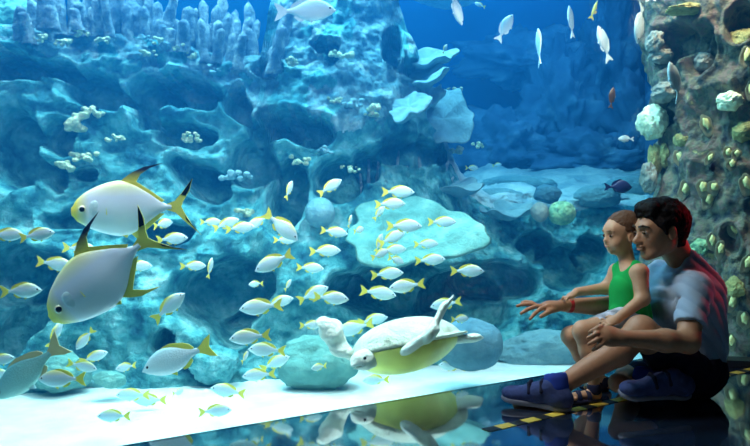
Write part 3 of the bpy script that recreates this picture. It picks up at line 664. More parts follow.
# px, py, length px, head angle (up +), yaw away from side-on, faces left, depth factor over the glass, where
SN = [
 (6, 235, 36, 2, 0, 0, 1.3, 'cut by the left edge of the picture, level with the upper silver fish'), (37, 235, 36, 10, 0, 0, 1.25, 'swimming right behind the one cut by the left edge'),
 (80, 249, 36, -5, 0, 0, 1.5, 'half hidden by the lower pompano, yellow tail showing left of its back'), (55, 264, 38, -8, 0, 0, 1.35, 'below the half hidden one, left of the lower pompano'), (21, 291, 42, 3, 0, 0, 1.25, 'alone above the empty blue cave at the left edge'),
 (55, 335, 32, 50, 75, 0, 1.3, 'seen head-on right under the mouth of the lower pompano'), (85, 339, 26, -50, 20, 1, 1.35, 'diving steeply, right of the head-on one'), (0, 360, 30, 10, 0, 0, 1.3, 'cut by the left edge above the sand'), (-3, 374, 26, 0, 0, 0, 1.4, 'lowest one cut by the left edge'),
 (82, 366, 30, -15, 10, 0, 1.3, 'front one of the overlapping pair over the sand at left'), (94, 357, 28, 20, 10, 0, 1.42, 'back one of the overlapping pair over the sand at left'), (62, 379, 48, 0, 0, 1, 1.22, 'long one swimming left just over the sand'),
 (126, 367, 24, 0, 55, 1, 1.35, 'turned away, alone over the sand left of the big yellow-tailed fish'), (163, 224, 26, 10, 60, 0, 1.45, 'round and turned, between the two tails of the pompanos'), (172, 239, 32, 5, 0, 0, 1.35, 'right of the lower tail tip of the lower pompano'),
 (211, 222, 22, 0, 20, 0, 1.6, 'bluish, leftmost of the overlapping row left of centre'), (226, 224, 28, 20, 0, 0, 1.5, 'second of the overlapping row left of centre'), (240, 228, 30, 6, 0, 0, 1.4, 'third of the overlapping row left of centre'),
 (258, 222, 26, -30, 20, 1, 1.5, 'with its tail straight up, fourth of the row left of centre'), (281, 226, 44, -40, 0, 0, 1.3, 'largest of the row left of centre, diving to the right'), (285, 240, 24, 0, 0, 0, 1.45, 'under the largest diving one'),
 (193, 266, 26, 0, 20, 0, 1.4, 'alone in front of the dark cave right of the lower pompano'), (210, 268, 22, 70, 70, 0, 1.4, 'seen end-on as a thin upright shape beside the dark cave'), (169, 307, 42, 42, 0, 0, 1.25, 'climbing right below the anal fin of the lower pompano'),
 (138, 266, 28, 0, 10, 0, 1.5, 'half hidden behind the rear of the lower pompano'), (133, 395, 34, 0, 0, 1, 1.5, 'hazy, upper one of the two over the white sand'), (150, 400, 34, 0, 0, 1, 1.55, 'hazy, lower one of the two over the white sand'),
 (114, 416, 34, 0, 0, 1, 1.35, 'hazy teal, lowest of all over the white sand'), (215, 411, 34, 5, 0, 0, 1.3, 'hazy, over the white sand near the edge of the black floor'), (228, 391, 36, 10, 0, 1, 1.35, 'very pale, over the sand right of the big yellow-tailed fish'),
 (178, 392, 18, 0, 70, 0, 1.5, 'tiny ghostly end-on one over the sand'), (274, 262, 42, -25, 0, 1, 1.25, 'nosing down to the left, below the largest diving one'), (325, 251, 32, 2, 0, 0, 1.4, 'right of the one with its tail by the round coral ball'), (310, 268, 28, -3, 0, 0, 1.4, 'small, between the pair and the ball-shaped coral'),
 (256, 284, 18, 0, 45, 1, 1.45, 'tiny, below the nose of the one pointing down left'), (288, 285, 16, 40, 65, 0, 1.45, 'tiny end-on one in the left centre'), (313, 294, 34, 25, 0, 0, 1.3, 'upper one of the crossing pair left of the sea turtle'), (331, 298, 36, -4, 0, 0, 1.25, 'lower right one of the crossing pair left of the sea turtle'),
 (261, 307, 44, -6, 0, 1, 1.25, 'large, facing left in the upper left of the turtle group'), (279, 302, 30, 15, 10, 0, 1.4, 'facing right behind the large left-facing one'), (250, 337, 42, -6, 0, 1, 1.2, 'left-facing one with a yellow back, second row left of the turtle'), (267, 350, 38, 3, 0, 1, 1.25, 'left-facing white one below the yellow-backed one'),
 (245, 357, 18, 30, 75, 0, 1.25, 'tiny end-on one under the yellow-backed one'), (275, 363, 32, 25, 0, 0, 1.35, 'facing up right over the sand next to the green boulder'), (259, 375, 34, -5, 0, 1, 1.3, 'facing left just over the sand next to the green boulder'),
 (311, 325, 24, 0, 20, 0, 1.3, 'touching the left flipper of the turtle'), (319, 367, 20, 0, 45, 1, 1.25, 'in front of the green boulder'), (330, 187, 28, 33, 10, 0, 1.5, 'climbing over the round coral ball'), (289, 190, 22, 60, 60, 0, 1.45, 'upright with yellow tail down in the dark centre cave'),
 (398, 192, 33, 0, 0, 0, 1.42, 'topmost of the school over the green plate coral'), (390, 204, 31, 2, 0, 0, 1.36, 'second from the top of the school over the green plate coral'), (379, 213, 18, 50, 20, 0, 1.4, 'tiny climbing one under the second of the plate coral school'), (350, 221, 15, 60, 65, 0, 1.4, 'tiny upright one at the left of the green plate coral'),
 (359, 230, 18, 10, 55, 0, 1.4, 'tiny turned one at the left of the green plate coral'), (334, 232, 28, -8, 0, 0, 1.4, 'right of the ball-shaped coral, tail to the left'), (404, 226, 36, 0, 0, 0, 1.3, 'brightest one in the middle of the plate coral'), (392, 238, 30, 25, 10, 0, 1.36, 'upper one of the tangle on the plate coral'),
 (379, 243, 22, 60, 50, 0, 1.4, 'upright one in the tangle on the plate coral'), (393, 250, 28, 5, 15, 0, 1.42, 'middle one of the tangle on the plate coral'), (380, 254, 22, 20, 30, 0, 1.3, 'lowest left of the tangle on the plate coral'), (396, 260, 22, -15, 40, 0, 1.35, 'lowest right of the tangle on the plate coral'),
 (442, 222, 29, 0, 0, 0, 1.4, 'at the upper right of the plate coral'), (426, 244, 25, 2, 0, 0, 1.4, 'small, in the curl of the plate coral'), (430, 260, 31, 4, 0, 0, 1.3, 'at the lower rim of the plate coral'), (387, 274, 33, 5, 0, 0, 1.3, 'below the tangle, under the plate coral'),
 (407, 286, 37, -8, 0, 1, 1.2, 'facing left under the plate coral'), (378, 293, 37, -8, 0, 0, 1.26, 'lowest right-facing one above the turtle'), (467, 271, 34, 0, 0, 0, 1.22, 'alone in the blue right of the plate coral'), (446, 304, 32, -10, 0, 1, 1.3, 'behind the tip of the raised turtle flipper'),
 (460, 319, 22, 0, 30, 0, 1.25, 'just right of the raised turtle flipper'), (355, 328, 40, -15, 0, 1, 1.36, 'facing left behind the neck of the turtle'), (373, 320, 30, 12, 0, 0, 1.42, 'facing right behind the front of the turtle shell'), (376, 380, 28, 0, 10, 1, 1.35, 'hazy, over the sand under the turtle'),
 (452, 366, 28, 8, 10, 1, 1.32, 'hazy, under the rear of the turtle'), (445, 49, 12, 60, 40, 0, 1.7, 'tiny, near the tips of the pale plate corals'), (472, 168, 15, 0, 20, 0, 1.9, 'faint blue, over the far ledge'), (497, 165, 11, 10, 20, 0, 2.0, 'fainter and smaller, over the far ledge to the right'), (480, 5, 12, 20, 10, 1, 1.6, 'tiny, at the top edge right of centre')]
for i, (px, py, ln, an_, yw, lf, df, where) in enumerate(SN):
    o = snap if i == 0 else copy_tree(snap)
    aim(o, px, py, Yg(px) * df, ln, an_, yw, lf)
    tag(o, 'yellow-tailed snapper ' + where, 'fish', 'yellow-tailed snappers of the school')
pom = make_pompano()
aim(pom, 133, 208, 2.85, 118, -2, 6, 1); tag(pom, 'upper big silver pompano with black-tipped dorsal fin and yellow face', 'fish', 'big silver pompanos')
p2 = copy_tree(pom); aim(p2, 105, 273, 2.62, 136, -40, 8, 1); tag(p2, 'lower big silver pompano diving to the left in front of the other', 'fish', 'big silver pompanos')
bre = make_snapper('sea_bream', M_br, M_wfin, 1.12)
# px, py, len, ang, yaw, left, Y, label
BR = [(305, 11, 62, 2, 0, 0, 4.0, 'white bream swimming right along the top edge'),
      (505, 28, 32, 60, 10, 0, 4.6, 'white bream climbing to the right of the reef top'), (539, 47, 40, 80, 88, 0, 4.6, 'white bream seen belly-on with both side fins spread'), (571, 22, 32, 75, 50, 1, 4.7, 'white bream upright near the top, tail pointing down'),
      (604, 44, 38, 65, 30, 1, 4.6, 'white bream upright with a tan belly, left of the upper column'), (640, 23, 44, -75, 40, 1, 4.5, 'yellow-edged white bream diving beside the column top'), (645, -2, 22, 0, 0, 1, 4.5, 'pale bream cut by the top edge beside the column'), (675, 82, 42, 70, 25, 1, 3.98, 'blue-white bream hanging upright before the rock column'),
      (456, 8, 36, -60, 40, 0, 4.2, 'orange-tinted bream diving at the top edge over the plate corals')]
for i, (px, py, ln, an_, yw, lf, Y, lab) in enumerate(BR):
    o = bre if i == 0 else copy_tree(bre)
    aim(o, px, py, Y, ln, an_, yw, lf); tag(o, lab, 'fish', 'pale sea breams')
M_teal = fishmat('teal_bream_scales', (.34, .56, .50), (.10, .30, .32), -.12, .18)
M_ofin = plain('tan_edged_fin', (.55, .42, .20), .5)
b3 = make_snapper('sea_bream', M_teal, M_ofin, 1.1); aim(b3, 30, 370, 2.75, 88, -40, 0, 1); tag(b3, 'big teal-grey bream diving left over the sand at the left edge', 'fish')
b2 = make_snapper('sea_bream', M_br, M_yfin, 1.15); aim(b2, 178, 358, 2.95, 76, -20, 0, 1); tag(b2, 'big white bream with yellow tail low over the sand left of centre', 'fish')
dk = make_snapper('dark_fish', M_dark, M_dark, 1.5); aim(dk, 618, 187, 4.4, 28, 0, 0, 0); tag(dk, 'dark blue fish silhouette above the head of the child', 'fish')
dk = make_snapper('dark_fish', M_dark, M_dark, 1.6); aim(dk, 712, 168, 3.92, 18, 10, 45, 0); tag(dk, 'round dark fish in front of the rock column', 'fish')
dk = make_snapper('brown_fish', M_brn, M_brn, 1.2); aim(dk, 612, 98, 4.5, 22, 80, 30, 0); tag(dk, 'dark brown fish hanging upright in the open blue water', 'fish')
dk = make_snapper('striped_fish', M_br, M_wfin, 1.3); aim(dk, 626, 139, 4.6, 16, 0, 0, 1); tag(dk, 'tiny pale fish left of the cream sponge', 'fish')
dk = make_snapper('yellow_fish', M_yfin, M_yfin, .5); aim(dk, 594, 10, 4.7, 20, 70, 0, 0); tag(dk, 'slim yellow fish at the top edge', 'fish')

# ------------------------------------------------------------------ sea turtle
M_shellt = rock('turtle_carapace', [(.3, (.60, .58, .42)), (.6, (.74, .73, .60)), (.8, (.82, .82, .76))], 5, .8, 18, .4, vor=9)
M_belly = plain('turtle_plastron', (.95, .84, .18), .45, var=.12, bump=(.3, 12))
M_tskin = rock('turtle_skin', [(.3, (.62, .62, .50)), (.6, (.76, .76, .68)), (.8, (.84, .84, .80))], 12, .4, 70, .5, vor=40)
TC = W(409, 345, 3.45); TH = W(362, 348, 3.20)
tur = empty('sea_turtle', TC); fwd = np.array([-.235, -.25, .0]); fwd /= np.linalg.norm(fwd)
Mt = frame(fwd, (-.12, .30, 1)); M4 = Matrix([[*Mt[r_], TC[r_]] for r_ in range(3)] + [[0, 0, 0, 1]]); tur.matrix_world = M4
tag(tur, 'white sea turtle with raised front flippers and yellow underside swimming over the sand', 'turtle')
def tl(px, py, Y): return Mt.T @ (W(px, py, Y) - TC)
fb = Field((-.62, -.62, -.35), (.62, .62, .45), .0075)
hd = np.array([.315, 0, -.03])
fb.add(ell((-.0, 0, -.0), (.25, .2, .06)), .02).add(cone((.22, 0, -.01), hd, .056, .042), .03)
fb.add(ell(hd + (.025, 0, .005), (.062, .040, .042)), .03).add(cone(hd + (.05, 0, -.002), hd + (.085, 0, -.016), .025, .012), .02)
for s_ in (1, -1): fb.sub(ell(hd + (.04, s_ * .040, .010), (.013, .007, .010)), .006)
fb.sub(ell(hd + (.07, 0, -.022), (.03, .05, .003)), .004)
Lt, Rt = tl(453, 297, 3.23), tl(323, 322, 3.32)
sh = np.array([.20, .17, -.02]); el = sh + (Lt - sh) * .35 + np.array([.02, .05, -.02])
fb.add(cone(sh, el, .048, .046, ((.2, -.3, 1), 2.0)), .03); fb.add(cone(el, sh + (Lt - sh) * .75, .046, .036, ((.5, -.7, .5), 2.6)), .03); fb.add(cone(sh + (Lt - sh) * .75, Lt, .036, .014, ((.5, -.7, .5), 2.4)), .02)
sh = np.array([.20, -.16, -.02]); el = sh + (Rt - sh) * .45 + np.array([.02, 0, -.03])
fb.add(cone(sh, el, .045, .042, ((.1, .3, 1), 2.0)), .03); fb.add(cone(el, sh + (Rt - sh) * .8, .042, .058, ((.5, .6, .5), 2.6)), .03); fb.add(cone(sh + (Rt - sh) * .8, Rt, .058, .034, ((.5, .6, .5), 2.6)), .02)
for s_ in (1, -1):
    fb.add(cone((-.20, s_ * .12, -.02), (-.32, s_ * .15, -.03), .05, .045, ((0, 0, 1), 2.2)), .02); fb.add(cone((-.32, s_ * .15, -.03), (-.37, s_ * .16, -.04), .045, .02, ((0, 0, 1), 2.2)), .02)
fb.add(cone((-.27, 0, -.02), (-.37, 0, -.03), .025, .008), .02)
link('body', fb.mesh('body'), M_tskin, tur)
fc = Field((-.42, -.34, -.1), (.36, .34, .25), .0075)
fc.add(ell((.02, 0, .0), (.295, .24, .135)), .0).add(ell((-.16, 0, .0), (.19, .15, .07)), .05)
fc.cut((0, 0, 0), (0, 0, -1)).add(ell((-.02, 0, .005), (.325, .262, .018)), .012)
link('carapace', fc.mesh('carapace'), M_shellt, tur)
fp = Field((-.36, -.3, -.16), (.34, .3, .02), .0075)
fp.add(ell((.04, 0, -.005), (.27, .225, .125)), 0).add(ell((-.10, 0, -.005), (.20, .18, .08)), .04).cut((0, 0, -.004), (0, 0, 1))
link('plastron', fp.mesh('plastron'), M_belly, tur)
for s_ in (1, -1): ball('eye', .008, M_eye, tur, tuple(hd + np.array([.04, s_ * .036, .010])))
# ------------------------------------------------------------------ people
M_skin = plain('tan_skin', (.46, .25, .15), .5, .4, bump=(.08, 60), var=.06)
M_skin2 = plain('fair_child_skin', (.62, .38, .24), .5, .4, bump=(.05, 60), var=.05)
for m in (M_skin, M_skin2):
    b = m.node_tree.nodes['Principled BSDF']; b.inputs['Subsurface Weight'].default_value = .08; b.inputs['Subsurface Radius'].default_value = (.01, .004, .002)
M_hair = plain('black_hair', (.006, .005, .007), .7, .15, bump=(.9, 90))
M_hair2 = plain('short_brown_hair', (.13, .07, .04), .7, .3, bump=(.6, 120))
M_tee = plain('pale_blue_tshirt_cotton', (.36, .52, .70), .85, .2, bump=(.45, 16), sheen=.2)
M_short = plain('dark_navy_cloth', (.012, .016, .04), .9, .2, bump=(.4, 25))
M_tank = plain('green_vest_cotton', (.01, .42, .09), .85, .2, bump=(.3, 25))
M_plaid = plain('pale_plaid_cloth', (.45, .5, .6), .85, .2, bump=(.3, 30), var=.5)
M_shoe = plain('blue_suede_shoe', (.05, .08, .24), .8, .3, bump=(.35, 50), var=.15)
M_shoe2 = plain('bright_blue_collar', (.02, .06, .42), .7, .3)
M_sole = plain('grey_rubber_sole', (.20, .23, .32), .6, .4)
M_strap = plain('dark_blue_sandal_strap', (.015, .02, .07), .6, .4)
M_velcro = plain('dark_navy_shoe_strap', (.008, .012, .045), .7, .3)
M_white = plain('eye_white', (.42, .38, .36), .4)
M_iris2 = plain('brown_iris', (.05, .025, .012), .2)
M_lips = plain('lips', (.42, .15, .12), .5)
M_brow = plain('dark_brow', (.03, .018, .012), .8)
M_band = plain('red_wristband', (.55, .03, .04), .6)

def head(fd, C, M, s, child=False):
    """add a head to the field: C centre at eye level, M columns forward / left / up"""
    def p(x, y, z): return C + M @ (np.array([x, y, z]) * s)
    def E(x, y, z, a, b_, c): return ell(p(x, y, z), np.array([a, b_, c]) * s, M)
    k = .012 * s
    if not child:
        fd.add(E(-.020, 0, .036, .096, .076, .084), .03 * s).add(E(.030, 0, -.025, .060, .058, .080), .04 * s)
        fd.add(cone(p(-.005, 0, -.050), p(.062, 0, -.098), .048 * s, .021 * s), .03 * s)
        for y in (.045, -.045): fd.add(cone(p(-.01, y, -.045), p(.05, y * .5, -.092), .018 * s, .016 * s), .02 * s)
        fd.add(E(.072, 0, .020, .020, .046, .013), .02 * s)
        nose = (.111, -.036, .013)
    else:
        fd.add(E(-.022, 0, .042, .104, .084, .088), .03 * s).add(E(.030, 0, -.025, .058, .062, .070), .04 * s)
        fd.add(cone(p(.01, 0, -.055), p(.058, 0, -.082), .045 * s, .020 * s), .03 * s)
        fd.add(E(.068, 0, .03, .022, .05, .03), .03 * s)
        for y in (.035, -.035): fd.add(E(.048, y, -.045, .03, .026, .03), .02 * s)
        nose = (.101, -.030, .012)
    fd.add(cone(p(.080, 0, .004), p(nose[0] - .008, 0, nose[1] + .004), .008 * s, .011 * s), k).add(E(nose[0] - .006, 0, nose[1], .012, .012, .011), k)
    for y in (.012, -.012): fd.add(E(nose[0] - .018, y, nose[1] - .004, .012, .008, .009), .006 * s)
    mz = -.062 if not child else -.053; mxx = .088 if not child else .083
    fd.add(E(mxx, 0, mz + .005, .015, .024, .007), .006 * s).add(E(mxx - .002, 0, mz - .008, .015, .021, .008), .006 * s)
    fd.sub(E(mxx + .017, 0, mz - .001, .008, .022, .0016), .002 * s)
    for y in (.032, -.032):
        fd.sub(E(.094, y, .002, .017, .017, .0115), .010 * s)
        fd.add(E(.070, y, -.001, .0115, .0155, .0115), .003 * s)
    for y in (1, -1):
        Me = M @ np.array(Matrix.Rotation(math.radians(-12), 3, 'Y'))
        fd.add(ell(p(-.012, y * .079, -.012), np.array([.018, .009, .029]) * s, Me), .008 * s)
        fd.sub(ell(p(-.008, y * .089, -.010), np.array([.010, .007, .017]) * s, Me), .005 * s)
    return p
def face(root, p, M, s, browmat, child=False):
    R = Matrix(M.tolist()).to_euler()
    mz, mxx = (-.053, .083) if child else (-.062, .088); RL = np.array(root.location)
    for y in (1, -1):
        e = ball('eye', .0110 * s, M_white, root, tuple(p(.0795, y * .033, -.002) - RL), (1, 1, .68), 3); e.rotation_euler = R
        ball('iris', .0092 * s, M_iris2, e, (.0043 * s, 0, 0), (.95, 1, .9), 3)
        V = Field(p(.085, y * .032, .018) - .045, p(.085, y * .032, .018) + .045, .002)
        V.add(cone(p(.093, y * .013, .0225), p(.089, y * .034, .026), .0040 * s, .0046 * s), .002).add(cone(p(.089, y * .034, .026), p(.072, y * .054, .019), .0050 * s, .0030 * s), .003)
        link('eyebrow', V.mesh('eyebrow', lambda v: v - RL), browmat, root)
    for dz, n_ in ((.005, 'upper'), (-.008, 'lower')):
        l_ = ball('lip', .017 * s, M_lips, root, tuple(p(mxx - .0005, 0, mz + dz) - RL), (.86, 1.1, .30), 3); l_.rotation_euler = R
def hand(fd, wrist, palm, tips, thumb, up, s=1.0):
    """wrist and palm centre, four fingertips with a knuckle bend, thumb tip; up = back of the hand"""
    wrist, palm, up = [np.array(q, float) for q in (wrist, palm, up)]
    d = palm - wrist; Ld = np.linalg.norm(d); d /= Ld; up = up - (up @ d) * d; up /= np.linalg.norm(up); side = np.cross(up, d)
    M = np.stack([d, side, up], 1)
    fd.add(cone(wrist, palm, .026 * s, .026 * s, (up, 1.3)), .02 * s); fd.add(ell(palm, np.array([.046, .040, .016]) * s, M), .02 * s)
    for i, tp_ in enumerate(tips):
        tp_ = np.array(tp_, float); root = palm + d * (.036 - .004 * abs(i - 1)) * s + side * (.030 - .020 * i) * s * (1 if (np.array(tips[0]) - np.array(tips[3])) @ side > 0 else -1)
        v = tp_ - root; mid = root + v * .42 + up * .010 * s; m2 = root + v * .74 + up * .008 * s
        fd.add(cone(root, mid, .0098 * s, .0088 * s), .006 * s).add(cone(mid, m2, .0088 * s, .0080 * s), .004).add(cone(m2, tp_, .0080 * s, .0066 * s), .004)
    th = np.array(thumb, float); r0 = wrist + d * .018 * s + (th - palm) * .25; m_ = r0 + (th - r0) * .55 + up * .006
    fd.add(cone(r0, m_, .015 * s, .0115 * s), .012 * s).add(cone(m_, th, .0112 * s, .0085 * s), .006 * s)

def chain(fd, pts, rs, k=.02):
    for i in range(len(pts) - 1): fd.add(cone(pts[i], pts[i + 1], rs[i], rs[i + 1]), k)

# ---------------- the man
man = empty('person', (1.37, 3.02, 0)); man.empty_display_size = .1
tag(man, 'seated person in pale blue t-shirt, dark shorts and blue shoes, one arm stretched left', 'person')
inv = lambda v: v - np.array([1.37, 3.02, 0])
def addto(root, name, fd, mat, parent=None):
    o = link(name, fd.mesh(name, lambda v: v - np.array(root.location)), mat, parent or root); return o
Hc = W(658.5, 230, 2.97); Mh = frame((-.98, -.17, -.10), (0.04, 0, 1)); hs = 1.03
f = Field((.45, 2.5, -.02), (1.62, 3.45, .92), .0045)
nb, nt_ = W(680, 262, 3.05), W(672, 245, 3.05)
shN, shF = W(694, 288, 2.90), W(662, 276, 3.20)
PEL, CH, BEL = W(686, 366, 3.06), W(684, 305, 3.05), W(689, 340, 3.06)
f.add(ell(PEL, (.115, .14, .11)), .03).add(ell(BEL, (.115, .13, .12)), .05).add(ell(CH, (.12, .15, .13)), .05)
f.add(cone(W(688, 272, 3.05), nt_, .062, .056), .03).add(cone(nt_, W(666, 238, 2.99), .057, .055), .03)
f.add(cone(shN, shF, .052, .052), .03)
pH = head(f, Hc, Mh, hs)
# near arm: shoulder, elbow, wrist; the hand lies over the knee
elN, wrN = W(688, 342, 2.76), W(622, 338, 2.70)
chain(f, [shN, elN], [.054, .044]); chain(f, [elN, elN + (wrN - elN) * .35, wrN], [.043, .044, .028])
hand(f, wrN, W(609, 336, 2.69), [W(590, 332, 2.70), W(588, 338, 2.68), W(589, 344, 2.67), W(593, 350, 2.67)], W(600, 328, 2.74), (0, -1, .5), 1.05)
# far arm stretched to the left behind the child, fingers spread
elF, wrF = W(640, 308, 3.22), W(565, 305, 3.12)
chain(f, [shF, elF], [.052, .044]); chain(f, [elF, elF + (wrF - elF) * .35, wrF], [.046, .050, .029])
hand(f, wrF, W(549, 306, 3.08), [W(518, 304.5, 3.10), W(521, 313, 3.04), W(530, 319, 3.00), W(542, 302, 3.16)][:0] or [W(522, 302.5, 3.14), W(517, 306, 3.08), W(521, 313.5, 3.02), W(530, 319, 2.98)], W(541, 316.5, 2.97), (0, .2, 1), 1.05)
# near leg
hipN, knN, anN = W(692, 375, 2.95), W(641, 331, 2.84), W(563, 384, 2.82)
chain(f, [hipN, knN], [.092, .060]); f.add(ell(knN, .058), .02)
cf = knN + (anN - knN) * .33; chain(f, [knN, cf + np.array([.01, 0, -.012]), anN], [.056, .058, .036])
toeN = W(510, 398, 2.96); f.add(cone(anN, W(557, 398, 2.81), .036, .034), .02).add(cone(W(557, 399, 2.81), W(520, 401, 2.92), .034, .03), .02)
# far leg folded under
hipF, knF, anF = W(680, 376, 3.16), W(628, 378, 3.12), W(618, 383, 2.86)
chain(f, [hipF, knF], [.09, .055]); chain(f, [knF, anF], [.052, .036]); f.add(cone(anF, W(650, 392, 2.80), .034, .032), .02)
addto(man, 'body', f, M_skin)
face(man, pH, Mh, hs, M_brow)
# hair: cap with a short fringe, short at the nape
h = Field(Hc - .22, Hc + .26, .004)
h.add(ell(pH(-.026, 0, .046), np.array([.106, .086, .090]) * hs, Mh), 0).add(ell(pH(.03, 0, .092), np.array([.060, .062, .040]) * hs, Mh), .02)
h.add(cone(pH(-.085, 0, .02), pH(-.075, 0, -.045), .055 * hs, .040 * hs), .03)
Mc = Mh @ np.array(Matrix.Rotation(math.radians(0), 3, 'Y'))
h.noise(.007, 55, 2, 3)
fa = Field(Hc - .22, Hc + .26, .004)
hn = Mh @ np.array([1, 0, -.62]); h.cut(pH(.060, 0, .048), hn)      # face side
# sideburn in front of the ear
for y in (1, -1): h.add(cone(pH(.018, y * .072, .03), pH(.008, y * .074, -.012), .016 * hs, .008 * hs), .01); h.sub(ell(pH(-.012, y * .092, -.014), np.array([.026, .022, .036]) * hs, Mh), .004)
for k in range(9): y = -.052 + k * .013; h.add(cone(pH(.045, y, .098), pH(.083 - abs(y) * .45, y + .004, .062 + .004 * (k % 3)), .022 * hs, .006 * hs), .008)
addto(man, 'hair', h, M_hair)
# t-shirt
t = Field((1.0, 2.6, .08), (1.64, 3.4, .66), .0045)
t.add(ell(CH, (.150, .185, .150)), 0).add(ell(BEL + np.array([.005, 0, 0]), (.148, .165, .15)), .06).add(ell(PEL + np.array([.01, 0, .0]), (.142, .165, .11)), .05)
t.add(cone(shN, shF, .070, .070), .04).add(cone(W(688, 268, 3.05), W(684, 262, 3.05), .080, .070), .04)
t.add(cone(CH + np.array([.06, 0, .06]), BEL + np.array([.04, 0, 0]), .115, .10), .05)
hem = shN + (elN - shN) * .72; t.add(cone(shN, shN + (elN - shN) * .95, .070, .064), .03)
dn = (elN - shN) / np.linalg.norm(elN - shN); t.cut(hem, dn, shN + (elN - shN) * .9, .105)
t.add(cone(shF, shF + (elF - shF) * .75, .066, .062), .03)
# folds: shallow creases fan from the armpit
for a_, b_ in [((664, 300), (676, 330)), ((668, 290), (690, 318)), ((655, 300), (662, 345)), ((660, 330), (690, 350)), ((700, 300), (712, 345)), ((652, 285), (672, 300)), ((680, 325), (708, 332))]:
    t.sub(cone(W(*a_, 2.87), W(*b_, 2.85), .020, .014), .012)
t.cut(W(690, 369, 3.05), (-.1, 0, -1)); t.sub(cone(W(668, 258, 3.0), W(676, 240, 3.05), .060, .068), .012)
t.noise(.006, 11, 3, 8); t.folds((.75, .2, .6), 62, .010, 4)
addto(man, 'tshirt', t, M_tee)
# shorts
s_f = Field((1.0, 2.6, .0), (1.64, 3.4, .32), .005)
s_f.add(ell(PEL - np.array([-.01, 0, .01]), (.155, .185, .125)), 0); kk = hipN + (knN - hipN) * .62
s_f.add(cone(hipN, kk, .108, .088), .04).add(cone(hipF, hipF + (knF - hipF) * .8, .10, .075), .04).cut(W(690, 352, 3.05), (-.1, 0, 1), W(706, 330, 3.05), .2)
s_f.cut((0, 0, .012), (0, 0, -1)); s_f.folds((.6, .3, -.7), 50, .010, 9)
addto(man, 'shorts', s_f, M_short)
# shoes: sole, suede upper, padded collar
def shoe(root, heel, toe, up, ank, s=1.0):
    heel, toe, up = np.array(heel), np.array(toe), np.array(up, float); d = toe - heel; L_ = np.linalg.norm(d); d /= L_
    up -= (up @ d) * d; up /= np.linalg.norm(up); side = np.cross(up, d); M = np.stack([d, side, up], 1)
    q = lambda x, y, z: heel + M @ np.array([x * L_, y, z])
    lo = np.minimum(np.minimum(heel, toe), ank) - .09; hi = np.maximum(np.maximum(heel, toe), ank) + .09
    U = Field(lo, hi, .004)
    U.add(ell(q(.16, 0, .045), (.055, .040, .048), M), 0).add(ell(q(.52, 0, .040), (.085, .042, .040), M), .03).add(ell(q(.82, 0, .032), (.055, .044, .030), M), .02)
    U.add(cone(q(.18, 0, .05), ank, .043, .042), .02).add(cone(q(.55, 0, .055), q(.30, 0, .085), .034, .036), .02); U.cut(q(.5, 0, .012), -up)
    U.cut(ank + (ank - q(.18, 0, .05)) * .0, ank - q(.18, 0, .05), ank, .07)
    for x in (.42, .52, .62): U.add(cone(q(x, -.028, .070 - .02 * (x - .42) * 5), q(x, .028, .070 - .02 * (x - .42) * 5), .008), .004)
    u = addto(root, 'shoe', U, M_shoe)
    Sl = Field(lo, hi, .004); Sl.add(ell(q(.17, 0, .012), (.052, .042, .022), M), 0).add(ell(q(.5, 0, .012), (.09, .040, .020), M), .03).add(ell(q(.80, 0, .012), (.062, .048, .022), M), .03).cut(q(.5, 0, .022), up).cut(q(.5, 0, 0), -up)
    addto(root, 'sole', Sl, M_sole, u)
    for x, hz in ((.40, .098), (.58, .084)):
        T_ = Field(lo, hi, .0035); T_.add(cone(q(x, -.036, hz - .026), q(x + .02, -.014, hz + .006), .008, .008), .004).add(cone(q(x + .02, -.014, hz + .006), q(x + .02, .014, hz + .006), .008, .008), .004).add(cone(q(x + .02, .014, hz + .006), q(x, .036, hz - .026), .008, .008), .004)
        addto(root, 'strap', T_, M_velcro, u)
    Cc = Field(lo, hi, .004); ax = ank - q(.18, 0, .05); ax /= np.linalg.norm(ax); Cc.add(cone(ank - ax * .028, ank - ax * .004, .048, .049), 0).sub(cone(ank - ax * .06, ank + ax * .04, .036, .038), .004)
    addto(root, 'collar', Cc, M_shoe2, u)
shoe(man, (.775, 2.775, .004), (.530, 2.90, .022), (-.05, -.1, 1), W(556, 379, 2.81))
shoe(man, W(690, 396, 2.80), W(618, 396, 2.74), (-.1, -.35, 1), W(640, 378, 2.86))
wb = Field(wrF - .06, wrF + .08, .003); aw = (elF - wrF) / np.linalg.norm(elF - wrF); wb.add(cone(wrF + aw * .012, wrF + aw * .028, .033, .034), 0).cut(wrF + aw * .032, aw).cut(wrF + aw * .010, -aw)
addto(man, 'wristband', wb, M_band)

# ---------------- the child
kid = empty('person', (1.1, 3.0, 0)); tag(kid, 'small child in green sleeveless top and sandals sitting on the lap of the man', 'person')
Kc = W(621, 235, 3.06); Mk = frame((-.97, -.22, -.02)); ks = .79
c = Field((.72, 2.75, -.01), (1.25, 3.35, .85), .004)
KP, KC = W(630, 318, 3.03), W(629, 286, 3.03)
c.add(ell(KP, (.080, .085, .07)), .02).add(ell((KP + KC) / 2, (.068, .078, .09)), .03).add(ell(KC, (.065, .085, .08)), .04)
ksN, ksF = W(640, 272, 2.95), W(617, 271, 3.11)
c.add(cone(ksN, ksF, .032, .032), .03).add(cone(W(628, 266, 3.04), W(624.5, 250, 3.06), .034, .034), .02)
pK = head(c, Kc, Mk, ks, True)
eN, wN = W(643, 299, 2.92), W(617, 319, 2.88)
chain(c, [ksN, eN, wN], [.033, .027, .019]); hand(c, wN, W(611, 321.5, 2.87), [W(601, 320, 2.89), W(600, 323, 2.87), W(601, 326, 2.86), W(604, 328, 2.85)], W(606, 317, 2.90), (0, -.4, 1), .62)
eF, wF = W(607, 288, 3.12), W(577, 292, 3.08)
